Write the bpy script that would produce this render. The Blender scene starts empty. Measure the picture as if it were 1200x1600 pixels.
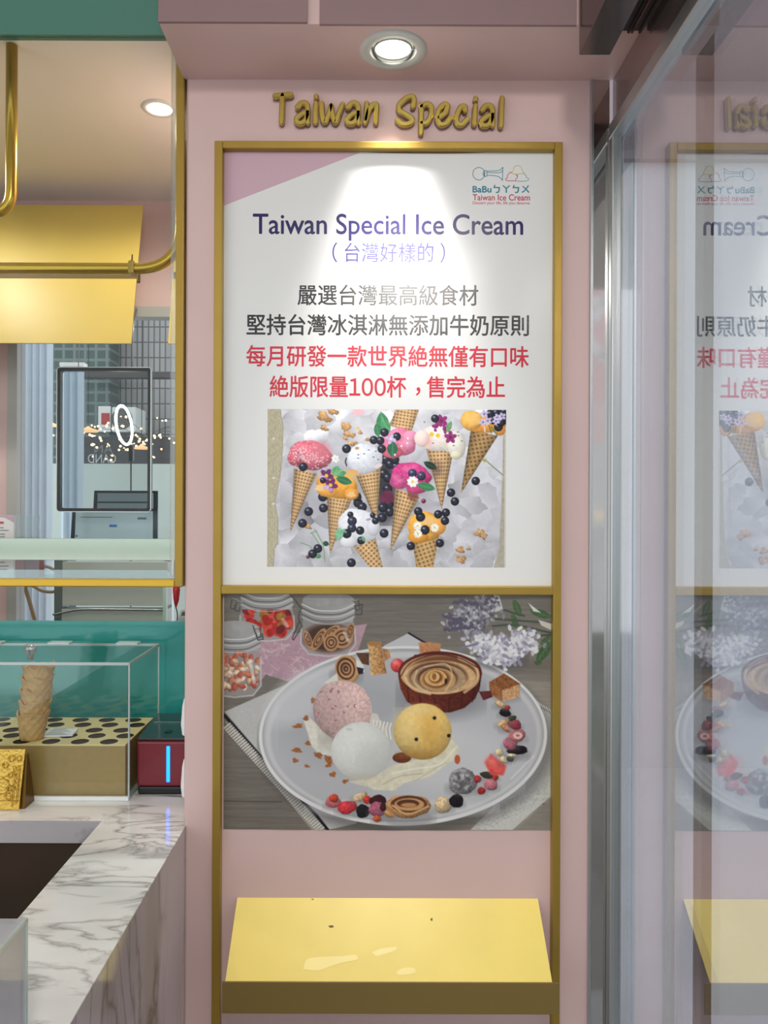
import bpy, bmesh, math, random
import numpy as np
from mathutils import Vector, Matrix
random.seed(7)
S = bpy.context.scene
COL = S.collection
PI = math.pi
# ---------------------------------------------------------------- camera
D0 = 1.56            # camera to poster wall
EYE = 1.55
F = 1200.0           # focal length in pixels
CX, CY = 582.0, 792.0
cam_d = bpy.data.cameras.new('camera')
cam = bpy.data.objects.new('camera', cam_d); COL.objects.link(cam)
cam.location = (0, -D0, EYE)
cam.rotation_euler = (PI / 2, math.radians(-0.2), 0)
cam_d.sensor_fit = 'VERTICAL'; cam_d.sensor_height = 24.0
cam_d.lens = 24.0 * F / 1600.0
cam_d.shift_x = (600 - CX) / 1600.0
cam_d.shift_y = -(800 - CY) / 1600.0
cam_d.clip_start = 0.02
S.camera = cam
S.view_settings.view_transform = 'Standard'; S.view_settings.look = 'None'
S.view_settings.gamma = 1.0; S.view_settings.exposure = 0.35
S.view_settings.use_curve_mapping = False
# ---------------------------------------------------------------- world and big lights
W = bpy.data.worlds.new('world'); S.world = W; W.use_nodes = True
bg = W.node_tree.nodes['Background']
bg.inputs[0].default_value = (0.90, 0.95, 1.0, 1)
bg.inputs[1].default_value = 1.15
def lamp(name, kind, loc, energy, color, **kw):
    l = bpy.data.lights.new(name, kind); l.energy = energy; l.color = color
    aim = kw.pop('aim', None)
    for k, v in kw.items(): setattr(l, k, v)
    o = bpy.data.objects.new(name, l); COL.objects.link(o); o.location = loc
    if aim is not None:
        o.rotation_euler = (Vector(aim) - Vector(loc)).to_track_quat('-Z', 'Y').to_euler()
    return o
LX, LY, LZ = 0.0365, -0.102, 2.417
lamp('soffit_spot', 'SPOT', (LX, LY, LZ - 0.012), 34.0, (1.0, 0.97, 0.94), spot_size=math.radians(52), spot_blend=1.0,
     shadow_soft_size=0.04, aim=(LX, 0.0, 1.86))
lamp('kiosk_spot', 'SPOT', (-0.515, 0.286, 2.47), 8.5, (1.0, 0.93, 0.81), spot_size=math.radians(168), spot_blend=0.4,
     shadow_soft_size=0.035, aim=(-0.515, 0.286, 0))
lamp('kiosk_spot', 'SPOT', (-1.25, 0.30, 2.47), 8.5, (1.0, 0.95, 0.85), spot_size=math.radians(168), spot_blend=0.4,
     shadow_soft_size=0.035, aim=(-1.25, 0.30, 0))
lamp('unseen_fill_lamp', 'AREA', (0.16, -2.4, 2.70), 18.0, (1.0, 0.95, 0.90), shape='DISK', size=0.36, aim=(0.1, -1.2, 0))  # added lamp, unseen behind the camera, for warm fill and poster sheen

# ---------------------------------------------------------------- helpers
def PX(px, d): return (px - CX) / F * d
def PZ(py, d): return EYE + (CY - py) / F * d
def lin(c):
    out = []
    for v in c[:3]:
        v /= 255.0
        out.append(v / 12.92 if v <= 0.04045 else ((v + 0.055) / 1.055) ** 2.4)
    return (*out, 1.0)
def mat(name, rgb, rough=0.5, metal=0.0, spec=0.5, emit=None, es=0.0, coat=0.0, noise=0.0, nscale=30.0, bump=0.0):
    m = bpy.data.materials.new(name); m.use_nodes = True
    nt = m.node_tree; b = nt.nodes['Principled BSDF']
    c = lin(rgb)
    b.inputs['Base Color'].default_value = c
    b.inputs['Roughness'].default_value = rough; b.inputs['Metallic'].default_value = metal
    b.inputs['Specular IOR Level'].default_value = spec
    b.inputs['Coat Weight'].default_value = coat; b.inputs['Coat Roughness'].default_value = 0.05
    if emit is not None:
        b.inputs['Emission Color'].default_value = lin(emit); b.inputs['Emission Strength'].default_value = es
    if noise > 0 or bump > 0:
        tc = nt.nodes.new('ShaderNodeTexCoord'); n = nt.nodes.new('ShaderNodeTexNoise')
        n.inputs['Scale'].default_value = nscale; n.inputs['Detail'].default_value = 5
        nt.links.new(tc.outputs['Object'], n.inputs['Vector'])
        if noise > 0:
            r = nt.nodes.new('ShaderNodeValToRGB')
            r.color_ramp.elements[0].position = 0.3; r.color_ramp.elements[1].position = 0.7
            r.color_ramp.elements[0].color = tuple(v * (1 - noise) for v in c[:3]) + (1,)
            r.color_ramp.elements[1].color = tuple(min(1, v * (1 + noise * 0.6)) for v in c[:3]) + (1,)
            nt.links.new(n.outputs['Fac'], r.inputs['Fac']); nt.links.new(r.outputs['Color'], b.inputs['Base Color'])
        if bump > 0:
            bp = nt.nodes.new('ShaderNodeBump'); bp.inputs['Strength'].default_value = bump
            bp.inputs['Distance'].default_value = 0.002
            nt.links.new(n.outputs['Fac'], bp.inputs['Height']); nt.links.new(bp.outputs['Normal'], b.inputs['Normal'])
    return m
def clear(name, tint=(255, 255, 255), refl=0.08, grazing=True, rough=0.0, white=0.0):
    """thin clear sheet: transparency mixed with a mirror term"""
    m = bpy.data.materials.new(name); m.use_nodes = True
    nt = m.node_tree; nt.nodes.clear()
    out = nt.nodes.new('ShaderNodeOutputMaterial')
    t = nt.nodes.new('ShaderNodeBsdfTransparent'); t.inputs[0].default_value = lin(tint)
    g = nt.nodes.new('ShaderNodeBsdfGlossy'); g.inputs['Roughness'].default_value = rough
    mx = nt.nodes.new('ShaderNodeMixShader'); mx.inputs[0].default_value = refl
    src = t.outputs[0]
    if white > 0:
        dif = nt.nodes.new('ShaderNodeBsdfDiffuse'); dif.inputs[0].default_value = (0.85, 0.9, 0.88, 1)
        m2 = nt.nodes.new('ShaderNodeMixShader'); m2.inputs[0].default_value = white
        nt.links.new(t.outputs[0], m2.inputs[1]); nt.links.new(dif.outputs[0], m2.inputs[2]); src = m2.outputs[0]
    nt.links.new(src, mx.inputs[1]); nt.links.new(g.outputs[0], mx.inputs[2])
    nt.links.new(mx.outputs[0], out.inputs[0])
    return m
def marble(name, base=(232, 232, 228), vein=(120, 112, 106), scale=2.2, seed=0.0, stretch=(1.0, 2.2, 1.0), rot=0.5, rough=0.12):
    m = bpy.data.materials.new(name); m.use_nodes = True
    nt = m.node_tree; b = nt.nodes['Principled BSDF']; b.inputs['Roughness'].default_value = rough
    N = nt.nodes.new; L = nt.links.new
    tc = N('ShaderNodeTexCoord'); mp = N('ShaderNodeMapping')
    mp.inputs['Location'].default_value = (seed, seed * 1.7, seed * 0.6); mp.inputs['Rotation'].default_value = (rot * 0.4, rot * 0.3, rot)
    mp.inputs['Scale'].default_value = stretch
    L(tc.outputs['Object'], mp.inputs['Vector'])
    n1 = N('ShaderNodeTexNoise'); n1.inputs['Scale'].default_value = scale * 1.6; n1.inputs['Detail'].default_value = 8; n1.inputs['Distortion'].default_value = 1.4
    n2 = N('ShaderNodeTexNoise'); n2.inputs['Scale'].default_value = scale * 0.8; n2.inputs['Detail'].default_value = 3
    L(mp.outputs[0], n1.inputs['Vector']); L(mp.outputs[0], n2.inputs['Vector'])
    sub = N('ShaderNodeMath'); sub.operation = 'SUBTRACT'; sub.inputs[1].default_value = 0.5
    ab = N('ShaderNodeMath'); ab.operation = 'ABSOLUTE'
    L(n1.outputs['Fac'], sub.inputs[0]); L(sub.outputs[0], ab.inputs[0])
    r1 = N('ShaderNodeValToRGB'); e = r1.color_ramp.elements
    e[0].position = 0.0; e[0].color = (1, 1, 1, 1); e[1].position = 0.055; e[1].color = (0, 0, 0, 1)
    k = r1.color_ramp.elements.new(0.014); k.color = (0.5, 0.5, 0.5, 1)
    L(ab.outputs[0], r1.inputs['Fac'])
    r2 = N('ShaderNodeValToRGB'); r2.color_ramp.elements[0].position = 0.40; r2.color_ramp.elements[1].position = 0.62
    L(n2.outputs['Fac'], r2.inputs['Fac'])
    mul = N('ShaderNodeMath'); mul.operation = 'MULTIPLY'; L(r1.outputs['Color'], mul.inputs[0]); L(r2.outputs['Color'], mul.inputs[1])
    mix = N('ShaderNodeMixRGB'); mix.inputs[1].default_value = lin(base); mix.inputs[2].default_value = lin(vein)
    L(mul.outputs[0], mix.inputs[0])
    cl = N('ShaderNodeMixRGB'); cl.inputs[2].default_value = lin(tuple(0.82 * v for v in base))
    r3 = N('ShaderNodeValToRGB'); r3.color_ramp.elements[0].position = 0.5; r3.color_ramp.elements[1].position = 0.85
    L(n2.outputs['Fac'], r3.inputs['Fac']); L(r3.outputs['Color'], cl.inputs[0]); L(mix.outputs[0], cl.inputs[1])
    L(cl.outputs[0], b.inputs['Base Color'])
    return m
def tiles(name, c1, c2, mortar, sx, sy, rough=0.5):
    m = bpy.data.materials.new(name); m.use_nodes = True
    nt = m.node_tree; b = nt.nodes['Principled BSDF']; b.inputs['Roughness'].default_value = rough
    tc = nt.nodes.new('ShaderNodeTexCoord'); sp = nt.nodes.new('ShaderNodeSeparateXYZ'); cb = nt.nodes.new('ShaderNodeCombineXYZ')
    nt.links.new(tc.outputs['Object'], sp.inputs[0]); nt.links.new(sp.outputs['X'], cb.inputs['X']); nt.links.new(sp.outputs['Z'], cb.inputs['Y'])
    t = nt.nodes.new('ShaderNodeTexBrick'); t.offset = 0.0
    t.inputs['Color1'].default_value = lin(c1); t.inputs['Color2'].default_value = lin(c2); t.inputs['Mortar'].default_value = lin(mortar)
    t.inputs['Scale'].default_value = 1.0; t.inputs['Brick Width'].default_value = sx; t.inputs['Row Height'].default_value = sy
    t.inputs['Mortar Size'].default_value = 0.09 * min(sx, sy) * 1.4
    nt.links.new(cb.outputs[0], t.inputs['Vector']); nt.links.new(t.outputs['Color'], b.inputs['Base Color'])
    return m
def wloc(o):
    v = Vector((0, 0, 0))
    while o is not None:
        v += Vector(o.location); o = o.parent
    return v
def tag(o, label=None, cat=None, group=None, kind=None):
    if label: o['label'] = label
    if cat: o['category'] = cat
    if group: o['group'] = group
    if kind: o['kind'] = kind
    return o
def thing(name, loc, label, cat, group=None):
    o = bpy.data.objects.new(name, None); COL.objects.link(o); o.location = loc; o.empty_display_size = 0.05
    return tag(o, label, cat, group)
def struct_root(name, loc):
    o = bpy.data.objects.new(name, None); COL.objects.link(o); o.location = loc; o['kind'] = 'structure'
    return o
class MB:
    """collects geometry in world coordinates"""
    def __init__(s): s.v = []; s.f = []; s.sm = []
    def add(s, vs, fs, smooth=False):
        n = len(s.v); s.v += [tuple(p) for p in vs]; s.f += [tuple(i + n for i in f) for f in fs]; s.sm += [smooth] * len(fs); return s
    def box(s, x0, x1, y0, y1, z0, z1):
        x0, x1 = sorted((x0, x1)); y0, y1 = sorted((y0, y1)); z0, z1 = sorted((z0, z1))
        v = [(x0, y0, z0), (x1, y0, z0), (x1, y1, z0), (x0, y1, z0), (x0, y0, z1), (x1, y0, z1), (x1, y1, z1), (x0, y1, z1)]
        return s.add(v, [(0, 3, 2, 1), (4, 5, 6, 7), (0, 1, 5, 4), (1, 2, 6, 5), (2, 3, 7, 6), (3, 0, 4, 7)])
    def poly(s, pts, y):                      # flat polygon (x,z) facing -Y
        a = sum(pts[i][0] * pts[(i + 1) % len(pts)][1] - pts[(i + 1) % len(pts)][0] * pts[i][1] for i in range(len(pts)))
        if a < 0: pts = pts[::-1]
        return s.add([(p[0], y, p[1]) for p in pts], [tuple(range(len(pts)))])
    def prism(s, pts, axis, a, b):            # pts in the other two axes, extruded a..b along axis
        def mk(p, t):
            return {'x': (t, p[0], p[1]), 'y': (p[0], t, p[1]), 'z': (p[0], p[1], t)}[axis]
        n = len(pts)
        v = [mk(p, a) for p in pts] + [mk(p, b) for p in pts]
        f = [tuple(range(n))[::-1], tuple(range(n, 2 * n))] + [(i, (i + 1) % n, n + (i + 1) % n, n + i) for i in range(n)]
        return s.add(v, f)
    def sheet(s, p, q, r, t, th):             # quad slab: corners p,q,r,t, thickness th along its normal
        p, q, r, t = map(Vector, (p, q, r, t)); n = (q - p).cross(t - p).normalized() * th
        v = [p, q, r, t, p + n, q + n, r + n, t + n]
        return s.add(v, [(0, 3, 2, 1), (4, 5, 6, 7), (0, 1, 5, 4), (1, 2, 6, 5), (2, 3, 7, 6), (3, 0, 4, 7)])
    def lathe(s, c, prof, n=32, axis='z', cap=True):
        vs = []; fs = []
        for r, h in prof:
            for i in range(n):
                a = 2 * PI * i / n; u, w = r * math.cos(a), r * math.sin(a)
                vs.append({'z': (c[0] + u, c[1] + w, c[2] + h), 'y': (c[0] + u, c[1] + h, c[2] + w), 'x': (c[0] + h, c[1] + u, c[2] + w)}[axis])
        for k in range(len(prof) - 1):
            for i in range(n):
                j = (i + 1) % n; fs.append((k * n + i, k * n + j, (k + 1) * n + j, (k + 1) * n + i))
        s.add(vs, fs, True)
        if cap:
            m = len(s.v) - len(vs)
            s.f.append(tuple(m + i for i in range(n))[::-1]); s.sm.append(False)
            s.f.append(tuple(m + (len(prof) - 1) * n + i for i in range(n))); s.sm.append(False)
        return s
    def tube(s, pts, r, n=12, cap=True):
        pts = [Vector(p) for p in pts]; vs = []; fs = []
        up = None
        for i, p in enumerate(pts):
            d = (pts[min(i + 1, len(pts) - 1)] - pts[max(i - 1, 0)]).normalized()
            if up is None:
                up = Vector((0, 0, 1)) if abs(d.z) < 0.9 else Vector((1, 0, 0))
            a = d.cross(up).normalized(); b = a.cross(d).normalized(); up = b
            rr = r[i] if isinstance(r, (list, tuple)) else r
            for k in range(n):
                t = 2 * PI * k / n; vs.append(p + a * (rr * math.cos(t)) + b * (rr * math.sin(t)))
        for i in range(len(pts) - 1):
            for k in range(n):
                j = (k + 1) % n; fs.append((i * n + k, i * n + j, (i + 1) * n + j, (i + 1) * n + k))
        s.add(vs, fs, True)
        if cap:
            m = len(s.v) - len(vs); q = (len(pts) - 1) * n
            s.f.append(tuple(m + i for i in range(n))[::-1]); s.sm.append(False)
            s.f.append(tuple(m + q + i for i in range(n))); s.sm.append(False)
        return s
    def sphere(s, c, r, n=12, sq=(1, 1, 1)):
        prof = []
        vs = []; fs = []
        for k in range(n + 1):
            t = PI * k / n
            for i in range(2 * n):
                a = PI * i / n
                vs.append((c[0] + sq[0] * r * math.sin(t) * math.cos(a), c[1] + sq[1] * r * math.sin(t) * math.sin(a), c[2] - sq[2] * r * math.cos(t)))
        for k in range(n):
            for i in range(2 * n):
                j = (i + 1) % (2 * n); fs.append((k * 2 * n + i, k * 2 * n + j, (k + 1) * 2 * n + j, (k + 1) * 2 * n + i))
        return s.add(vs, fs, True)
    def build(s, name, m, parent=None, bevel=0.0, seg=2, **t):
        me = bpy.data.meshes.new(name)
        if parent is None:
            a = np.array(s.v); mn, mx = a.min(0), a.max(0)
            org = Vector(((mn[0] + mx[0]) / 2, (mn[1] + mx[1]) / 2, mn[2]))
        else: org = wloc(parent)
        me.from_pydata([(p[0] - org.x, p[1] - org.y, p[2] - org.z) for p in s.v], [], s.f)
        me.polygons.foreach_set('use_smooth', s.sm); me.materials.append(m); me.update()
        o = bpy.data.objects.new(name, me); COL.objects.link(o)
        if parent is None: o.location = org
        else: o.parent = parent
        if bevel > 0:
            b = o.modifiers.new('bevel', 'BEVEL'); b.width = bevel; b.segments = seg; b.limit_method = 'ANGLE'; b.angle_limit = math.radians(40)
        return tag(o, **t)
def struct(name, mb, m, parent=None, bevel=0.0):
    o = mb.build(name, m, parent, bevel)
    if parent is None: o['kind'] = 'structure'
    return o
def crom(pts, n=8):
    """Catmull-Rom through 2-D or 3-D points"""
    P = [np.array(p, float) for p in pts]
    if len(P) < 3: return [P[0] + (P[-1] - P[0]) * t for t in np.linspace(0, 1, n + 1)]
    P = [2 * P[0] - P[1]] + P + [2 * P[-1] - P[-2]]
    out = []
    for i in range(1, len(P) - 2):
        for k in range(n):
            t = k / n
            out.append(0.5 * (2 * P[i] + (P[i + 1] - P[i - 1]) * t + (2 * P[i - 1] - 5 * P[i] + 4 * P[i + 1] - P[i + 2]) * t * t + (3 * P[i] - P[i - 1] - 3 * P[i + 1] + P[i + 2]) * t ** 3))
    out.append(P[-2]); return out
def ribbon(mb, pts, w, y):
    """flat ribbon on a wall (x,z), round ends; facing -Y"""
    pts = [np.array(p, float) for p in pts]; n = len(pts); L = []; R = []
    for i in range(n):
        d = pts[min(i + 1, n - 1)] - pts[max(i - 1, 0)]; d = d / (np.linalg.norm(d) + 1e-12); nn = np.array([-d[1], d[0]]) * w / 2
        L.append(pts[i] + nn); R.append(pts[i] - nn)
    vs = [(p[0], y, p[1]) for p in L] + [(p[0], y, p[1]) for p in R]
    mb.add(vs, [(i, n + i, n + i + 1, i + 1) for i in range(n - 1)])
    for p in (pts[0], pts[-1]):
        mb.add([(p[0] + w / 2 * math.cos(a), y - 1e-6, p[1] + w / 2 * math.sin(a)) for a in np.linspace(0, 2 * PI, 11)[:-1]], [tuple(range(10))])
def solid_stroke(mb, pts, w, y0, y1, ch=0.0015):
    """extruded brush stroke with rounded ends and a chamfered front (front at y0 < y1)"""
    pts = [np.array(p, float) for p in pts]
    d0 = pts[0] - pts[1]; d0 /= np.linalg.norm(d0); d1 = pts[-1] - pts[-2]; d1 /= np.linalg.norm(d1)
    cap = [(0.0, 1.0), (0.5, 0.866), (0.85, 0.53), (0.99, 0.12)]
    seq = [(pts[0] + d0 * c * w / 2, k) for c, k in reversed(cap[1:])] + [(p, 1.0) for p in pts] + [(pts[-1] + d1 * c * w / 2, k) for c, k in cap[1:]]
    rings = []; n = len(seq)
    for i, (p, k) in enumerate(seq):
        d = seq[min(i + 1, n - 1)][0] - seq[max(i - 1, 0)][0]; d = d / (np.linalg.norm(d) + 1e-12); nn = np.array([-d[1], d[0]])
        h = w / 2 * k; hi = max(h - ch, h * 0.3)
        rings.append([(*(p + nn * s_), yy) for s_, yy in ((h, y1), (h, y0 + ch), (hi, y0), (-hi, y0), (-h, y0 + ch), (-h, y1))])
    vs = [(a, c, b) for r in rings for a, b, c in r]
    fs = [(i * 6 + k, i * 6 + (k + 1) % 6, (i + 1) * 6 + (k + 1) % 6, (i + 1) * 6 + k) for i in range(n - 1) for k in range(6)]
    fs += [tuple(range(6))[::-1], tuple((n - 1) * 6 + k for k in range(6))]
    mb.add(vs, fs)
# ---- lettering: every glyph from the built-in font, laid out one by one
_gl = {}
def glyph(ch):
    if ch in _gl: return _gl[ch]
    c = bpy.data.curves.new('g', 'FONT'); c.body = ch; c.size = 1.0; c.resolution_u = 5
    o = bpy.data.objects.new('g', c); COL.objects.link(o)
    bpy.context.view_layer.update()
    me = bpy.data.meshes.new_from_object(o.evaluated_get(bpy.context.evaluated_depsgraph_get()))
    v = np.array([p.co[:2] for p in me.vertices]) if len(me.vertices) else np.zeros((0, 2))
    f = [tuple(p.vertices) for p in me.polygons]
    bpy.data.objects.remove(o); bpy.data.curves.remove(c); bpy.data.meshes.remove(me)
    _gl[ch] = (v, f); return _gl[ch]
def layout(txt, gap=0.1, space=0.26):
    """list of (verts, faces); Latin set tight by its own outlines, CJK on a 1-em grid"""
    x = 0.0; out = []; runs = []
    for ch in txt:
        k = 'c' if ord(ch) > 0x2e7f else ('d' if ch.isdigit() or ch in '()' else 'l')
        if runs and k == 'l' and runs[-1][0] == 'l': runs[-1][1] += ch
        elif ch == ' ' : runs.append(['s', ch])
        else: runs.append([k, ch])
    for k, ch in runs:
        if k == 's': x += space; continue
        v, f = glyph(chr(ord(ch) + 0xFEE0) if k == 'd' else ch)
        if not len(v): continue
        v = v.copy()
        if k == 'c':
            if ch == '，': v[:, 0] += 0.36; v[:, 1] += 0.12
            v[:, 0] += x; x += 1.0
        else:
            w = v[:, 0].max() - v[:, 0].min(); v[:, 0] += x + gap / 2 - v[:, 0].min(); x += w + gap
        out.append((v, f))
    return out
def text_on_wall(name, txt, x0, x1, z0, z1, y, m, parent, bold=0.0, gap=0.1, space=0.26, mirror=False):
    """fit the lettering into the wall rectangle x0..x1, z0..z1"""
    L = layout(txt, gap, space); allv = np.concatenate([v for v, f in L]); mn, mx = allv.min(0), allv.max(0)
    sx = (x1 - x0) / (mx[0] - mn[0]); sz = (z1 - z0) / (mx[1] - mn[1])
    mb = MB(); k = 0
    offs = [(0, 0)] if bold == 0 else [(0, 0), (bold, 0), (-bold, 0), (0, bold), (0, -bold)]
    for q, (ox, oz) in enumerate(offs):
        for v, f in L:
            vs = []
            for a, b in v:
                X = x0 + (a - mn[0]) * sx
                if mirror: X = x0 + x1 - X
                vs.append((X + ox, y - q * 4e-6, z0 + (b - mn[1]) * sz + oz))
            mb.add(vs, f)
    return mb.build(name, m, parent)
# ---------------------------------------------------------------- painter for the two printed pictures
class Canvas:
    def __init__(s, x0, y0, x1, y1, step, base):
        s.nx = int(round((x1 - x0) / step)) + 1; s.ny = int(round((y1 - y0) / step)) + 1
        s.xs = np.linspace(x0, x1, s.nx); s.ys = np.linspace(y0, y1, s.ny); s.step = step
        s.X, s.Y = np.meshgrid(s.xs, s.ys); s.img = np.zeros((s.ny, s.nx, 3)); s.img[:] = base
        s.T = (0.0, 0.0, 1.0)
    def view(s, ox, oy, k): s.T = (ox, oy, k)                # coordinates of an enlarged crop
    def q(s, p): return (s.T[0] + p[0] / s.T[2], s.T[1] + p[1] / s.T[2])
    def win(s, x0, y0, x1, y1, pad=3):
        i0 = max(0, np.searchsorted(s.xs, x0 - pad)); i1 = min(s.nx, np.searchsorted(s.xs, x1 + pad))
        j0 = max(0, np.searchsorted(s.ys, y0 - pad)); j1 = min(s.ny, np.searchsorted(s.ys, y1 + pad))
        return slice(j0, j1), slice(i0, i1)
    def put(s, w, m, c):
        m = np.clip(m, 0, 1)[..., None]; s.img[w] = s.img[w] * (1 - m) + np.asarray(c, float) * m
    def ell(s, cx, cy, rx, ry, col, ang=0.0, soft=1.0, ball=0.0, lx=-0.4, ly=-0.6, tex=0.0, ts=0.25, wob=0.0, a=1.0, seed=0):
        cx, cy = s.q((cx, cy)); rx /= s.T[2]; ry /= s.T[2]; R = max(rx, ry) * (1 + wob)
        w = s.win(cx - R, cy - R, cx + R, cy + R); X = s.X[w] - cx; Y = s.Y[w] - cy
        if X.size == 0: return
        t = math.radians(ang); u = (X * math.cos(t) + Y * math.sin(t)) / rx; v = (-X * math.sin(t) + Y * math.cos(t)) / ry
        r = np.sqrt(u * u + v * v)
        if wob: 
            th = np.arctan2(v, u); r = r / (1 + wob * (np.sin(3 * th + seed) * 0.5 + np.sin(5 * th + 2 * seed) * 0.35 + np.sin(9 * th + seed * 3) * 0.2))
        m = (1 - r) * min(rx, ry) / (s.step * soft) + 0.5
        c = np.ones(X.shape + (3,)) * np.asarray(col, float)
        if ball:
            n = u * lx + v * ly; z = np.sqrt(np.clip(1 - r * r, 0, 1))
            c = c * (1 + ball * (n * 0.75 + (z - 0.75) * 0.7))[..., None]
        if tex:
            c = c * (1 + tex * (noise2(s.X[w] * ts + seed, s.Y[w] * ts) - 0.5))[..., None]
        s.put(w, np.clip(m, 0, 1) * a, np.clip(c, 0, 255))
    def poly(s, pts, col, soft=1.0, tex=0.0, ts=0.25, a=1.0, sx=1.0, shade=None):
        P = np.array([s.q(p) for p in pts]); w = s.win(P[:, 0].min(), P[:, 1].min(), P[:, 0].max(), P[:, 1].max())
        X, Y = s.X[w], s.Y[w]
        if X.size == 0: return
        ins = np.zeros(X.shape, bool); dist = np.full(X.shape, 1e9)
        for i in range(len(P)):
            (ax, ay), (bx, by) = P[i], P[(i + 1) % len(P)]
            cond = ((ay > Y) != (by > Y)); ins ^= cond & (X < (bx - ax) * (Y - ay) / ((by - ay) if by != ay else 1e-9) + ax)
            l2 = (bx - ax) ** 2 + (by - ay) ** 2 + 1e-9; t = np.clip(((X - ax) * (bx - ax) + (Y - ay) * (by - ay)) / l2, 0, 1)
            dist = np.minimum(dist, np.hypot(X - ax - t * (bx - ax), Y - ay - t * (by - ay)))
        m = np.where(ins, dist, -dist) / (s.step * soft) + 0.5
        c = np.ones(X.shape + (3,)) * np.asarray(col, float)
        if shade is not None:
            (x0, y0), (x1, y1) = s.q(shade[0]), s.q(shade[1]); l2 = (x1 - x0) ** 2 + (y1 - y0) ** 2
            t = np.clip(((X - x0) * (x1 - x0) + (Y - y0) * (y1 - y0)) / l2, 0, 1)[..., None]
            c = c * (1 - t) + np.asarray(shade[2], float) * t
        if tex: c = c * (1 + tex * (noise2(X * ts * sx, Y * ts) - 0.5))[..., None]
        s.put(w, np.clip(m, 0, 1) * a, np.clip(c, 0, 255))
    def line(s, pts, wd, col, a=1.0, soft=1.0):
        P = np.array([s.q(p) for p in pts]); wd = wd / s.T[2]
        w = s.win(P[:, 0].min() - wd, P[:, 1].min() - wd, P[:, 0].max() + wd, P[:, 1].max() + wd); X, Y = s.X[w], s.Y[w]
        if X.size == 0: return
        dist = np.full(X.shape, 1e9)
        for i in range(len(P) - 1):
            (ax, ay), (bx, by) = P[i], P[i + 1]; l2 = (bx - ax) ** 2 + (by - ay) ** 2 + 1e-9
            t = np.clip(((X - ax) * (bx - ax) + (Y - ay) * (by - ay)) / l2, 0, 1); dist = np.minimum(dist, np.hypot(X - ax - t * (bx - ax), Y - ay - t * (by - ay)))
        s.put(w, np.clip((wd / 2 - dist) / (s.step * soft) + 0.5, 0, 1) * a, col)
    def curve(s, pts, wd, col, a=1.0, n=8): s.line([tuple(p) for p in crom(pts, n)], wd, col, a)
    def cone(s, a, b, tip, light=(238, 200, 146), dark=(120, 74, 36), n_across=7.0, cut=None, ang=0.0):
        """waffle cone: mouth a-b, tip; cut = polygon when the picture edge crops it"""
        pts = cut or [a, b, tip]; P = np.array([s.q(p) for p in pts]); A, B, T = map(np.array, (s.q(a), s.q(b), s.q(tip)))
        w = s.win(P[:, 0].min(), P[:, 1].min(), P[:, 0].max(), P[:, 1].max()); X, Y = s.X[w], s.Y[w]
        M = (A + B) / 2; ax = T - M; L = np.hypot(*ax); ax = ax / L; hw = np.hypot(*(B - A)) / 2
        t = ((X - M[0]) * ax[0] + (Y - M[1]) * ax[1]) / L; sd = (-(X - M[0]) * ax[1] + (Y - M[1]) * ax[0])
        uu = sd / (hw * np.clip(1 - t, 0.06, 9))
        if cut: uu = sd / hw * 0.9
        g = n_across
        al = t * L / (2 * hw) * g * 1.05
        if ang:                                                   # diagonal lattice
            ca, sa = math.cos(ang), math.sin(ang); p1 = sd / (2 * hw) * g * ca + al * sa; p2 = -sd / (2 * hw) * g * sa + al * ca
        else: p1, p2 = uu * g / 2, al
        hole = np.clip((np.abs(((p1) % 1) - 0.5) < 0.30) * 1.0, 0, 1) * (np.abs((p2 % 1) - 0.5) < 0.27)
        hs = np.clip(0.5 + 3.5 * (0.30 - np.abs((p1 % 1) - 0.5)), 0, 1) * np.clip(0.5 + 3.5 * (0.27 - np.abs((p2 % 1) - 0.5)), 0, 1)
        c = np.asarray(light, float) * (1 - hs[..., None] * 0.72) + np.asarray(dark, float) * hs[..., None] * 0.72
        sh = 1 - 0.38 * np.clip(np.abs(uu), 0, 1) ** 2.2 - 0.12 * np.clip(t, 0, 1)
        c = c * sh[..., None] * (1 + 0.12 * (noise2(X * 0.3, Y * 0.3) - 0.5))[..., None]
        ins = np.zeros(X.shape, bool); dist = np.full(X.shape, 1e9)
        for i in range(len(P)):
            (px, py), (qx, qy) = P[i], P[(i + 1) % len(P)]
            cond = ((py > Y) != (qy > Y)); ins ^= cond & (X < (qx - px) * (Y - py) / ((qy - py) if qy != py else 1e-9) + px)
            l2 = (qx - px) ** 2 + (qy - py) ** 2 + 1e-9; k = np.clip(((X - px) * (qx - px) + (Y - py) * (qy - py)) / l2, 0, 1)
            dist = np.minimum(dist, np.hypot(X - px - k * (qx - px), Y - py - k * (qy - py)))
        s.put(w, np.where(ins, dist, -dist) / s.step + 0.5, np.clip(c, 0, 255))
    def berry(s, x, y, r=36, col=(30, 30, 44)):
        s.ell(x, y, r, r, col, ball=0.9); s.ell(x - r * 0.25, y - r * 0.35, r * 0.26, r * 0.2, (170, 178, 195), soft=1.6, a=0.85)
        s.ell(x + r * 0.1, y + r * 0.2, r * 0.34, r * 0.28, (72, 76, 98), a=0.6); s.ell(x + r * 0.1, y + r * 0.2, r * 0.16, r * 0.14, (14, 14, 22), a=0.9)
    def leaf(s, a, b, wd, col=(60, 130, 85)):
        a = np.array(a, float); b = np.array(b, float); d = b - a; n = np.array([-d[1], d[0]]) / (np.hypot(*d) + 1e-9) * wd
        pts = [tuple(a + d * t + n * math.sin(PI * t) ** 0.8 * sg) for sg, ts_ in ((1, np.linspace(0, 1, 9)), (-1, np.linspace(1, 0, 9))) for t in ts_]
        s.poly(pts, col, tex=0.35, ts=0.4); s.line([tuple(a), tuple(b)], wd * 0.14, tuple(min(255, v + 45) for v in col), a=0.7)
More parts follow.
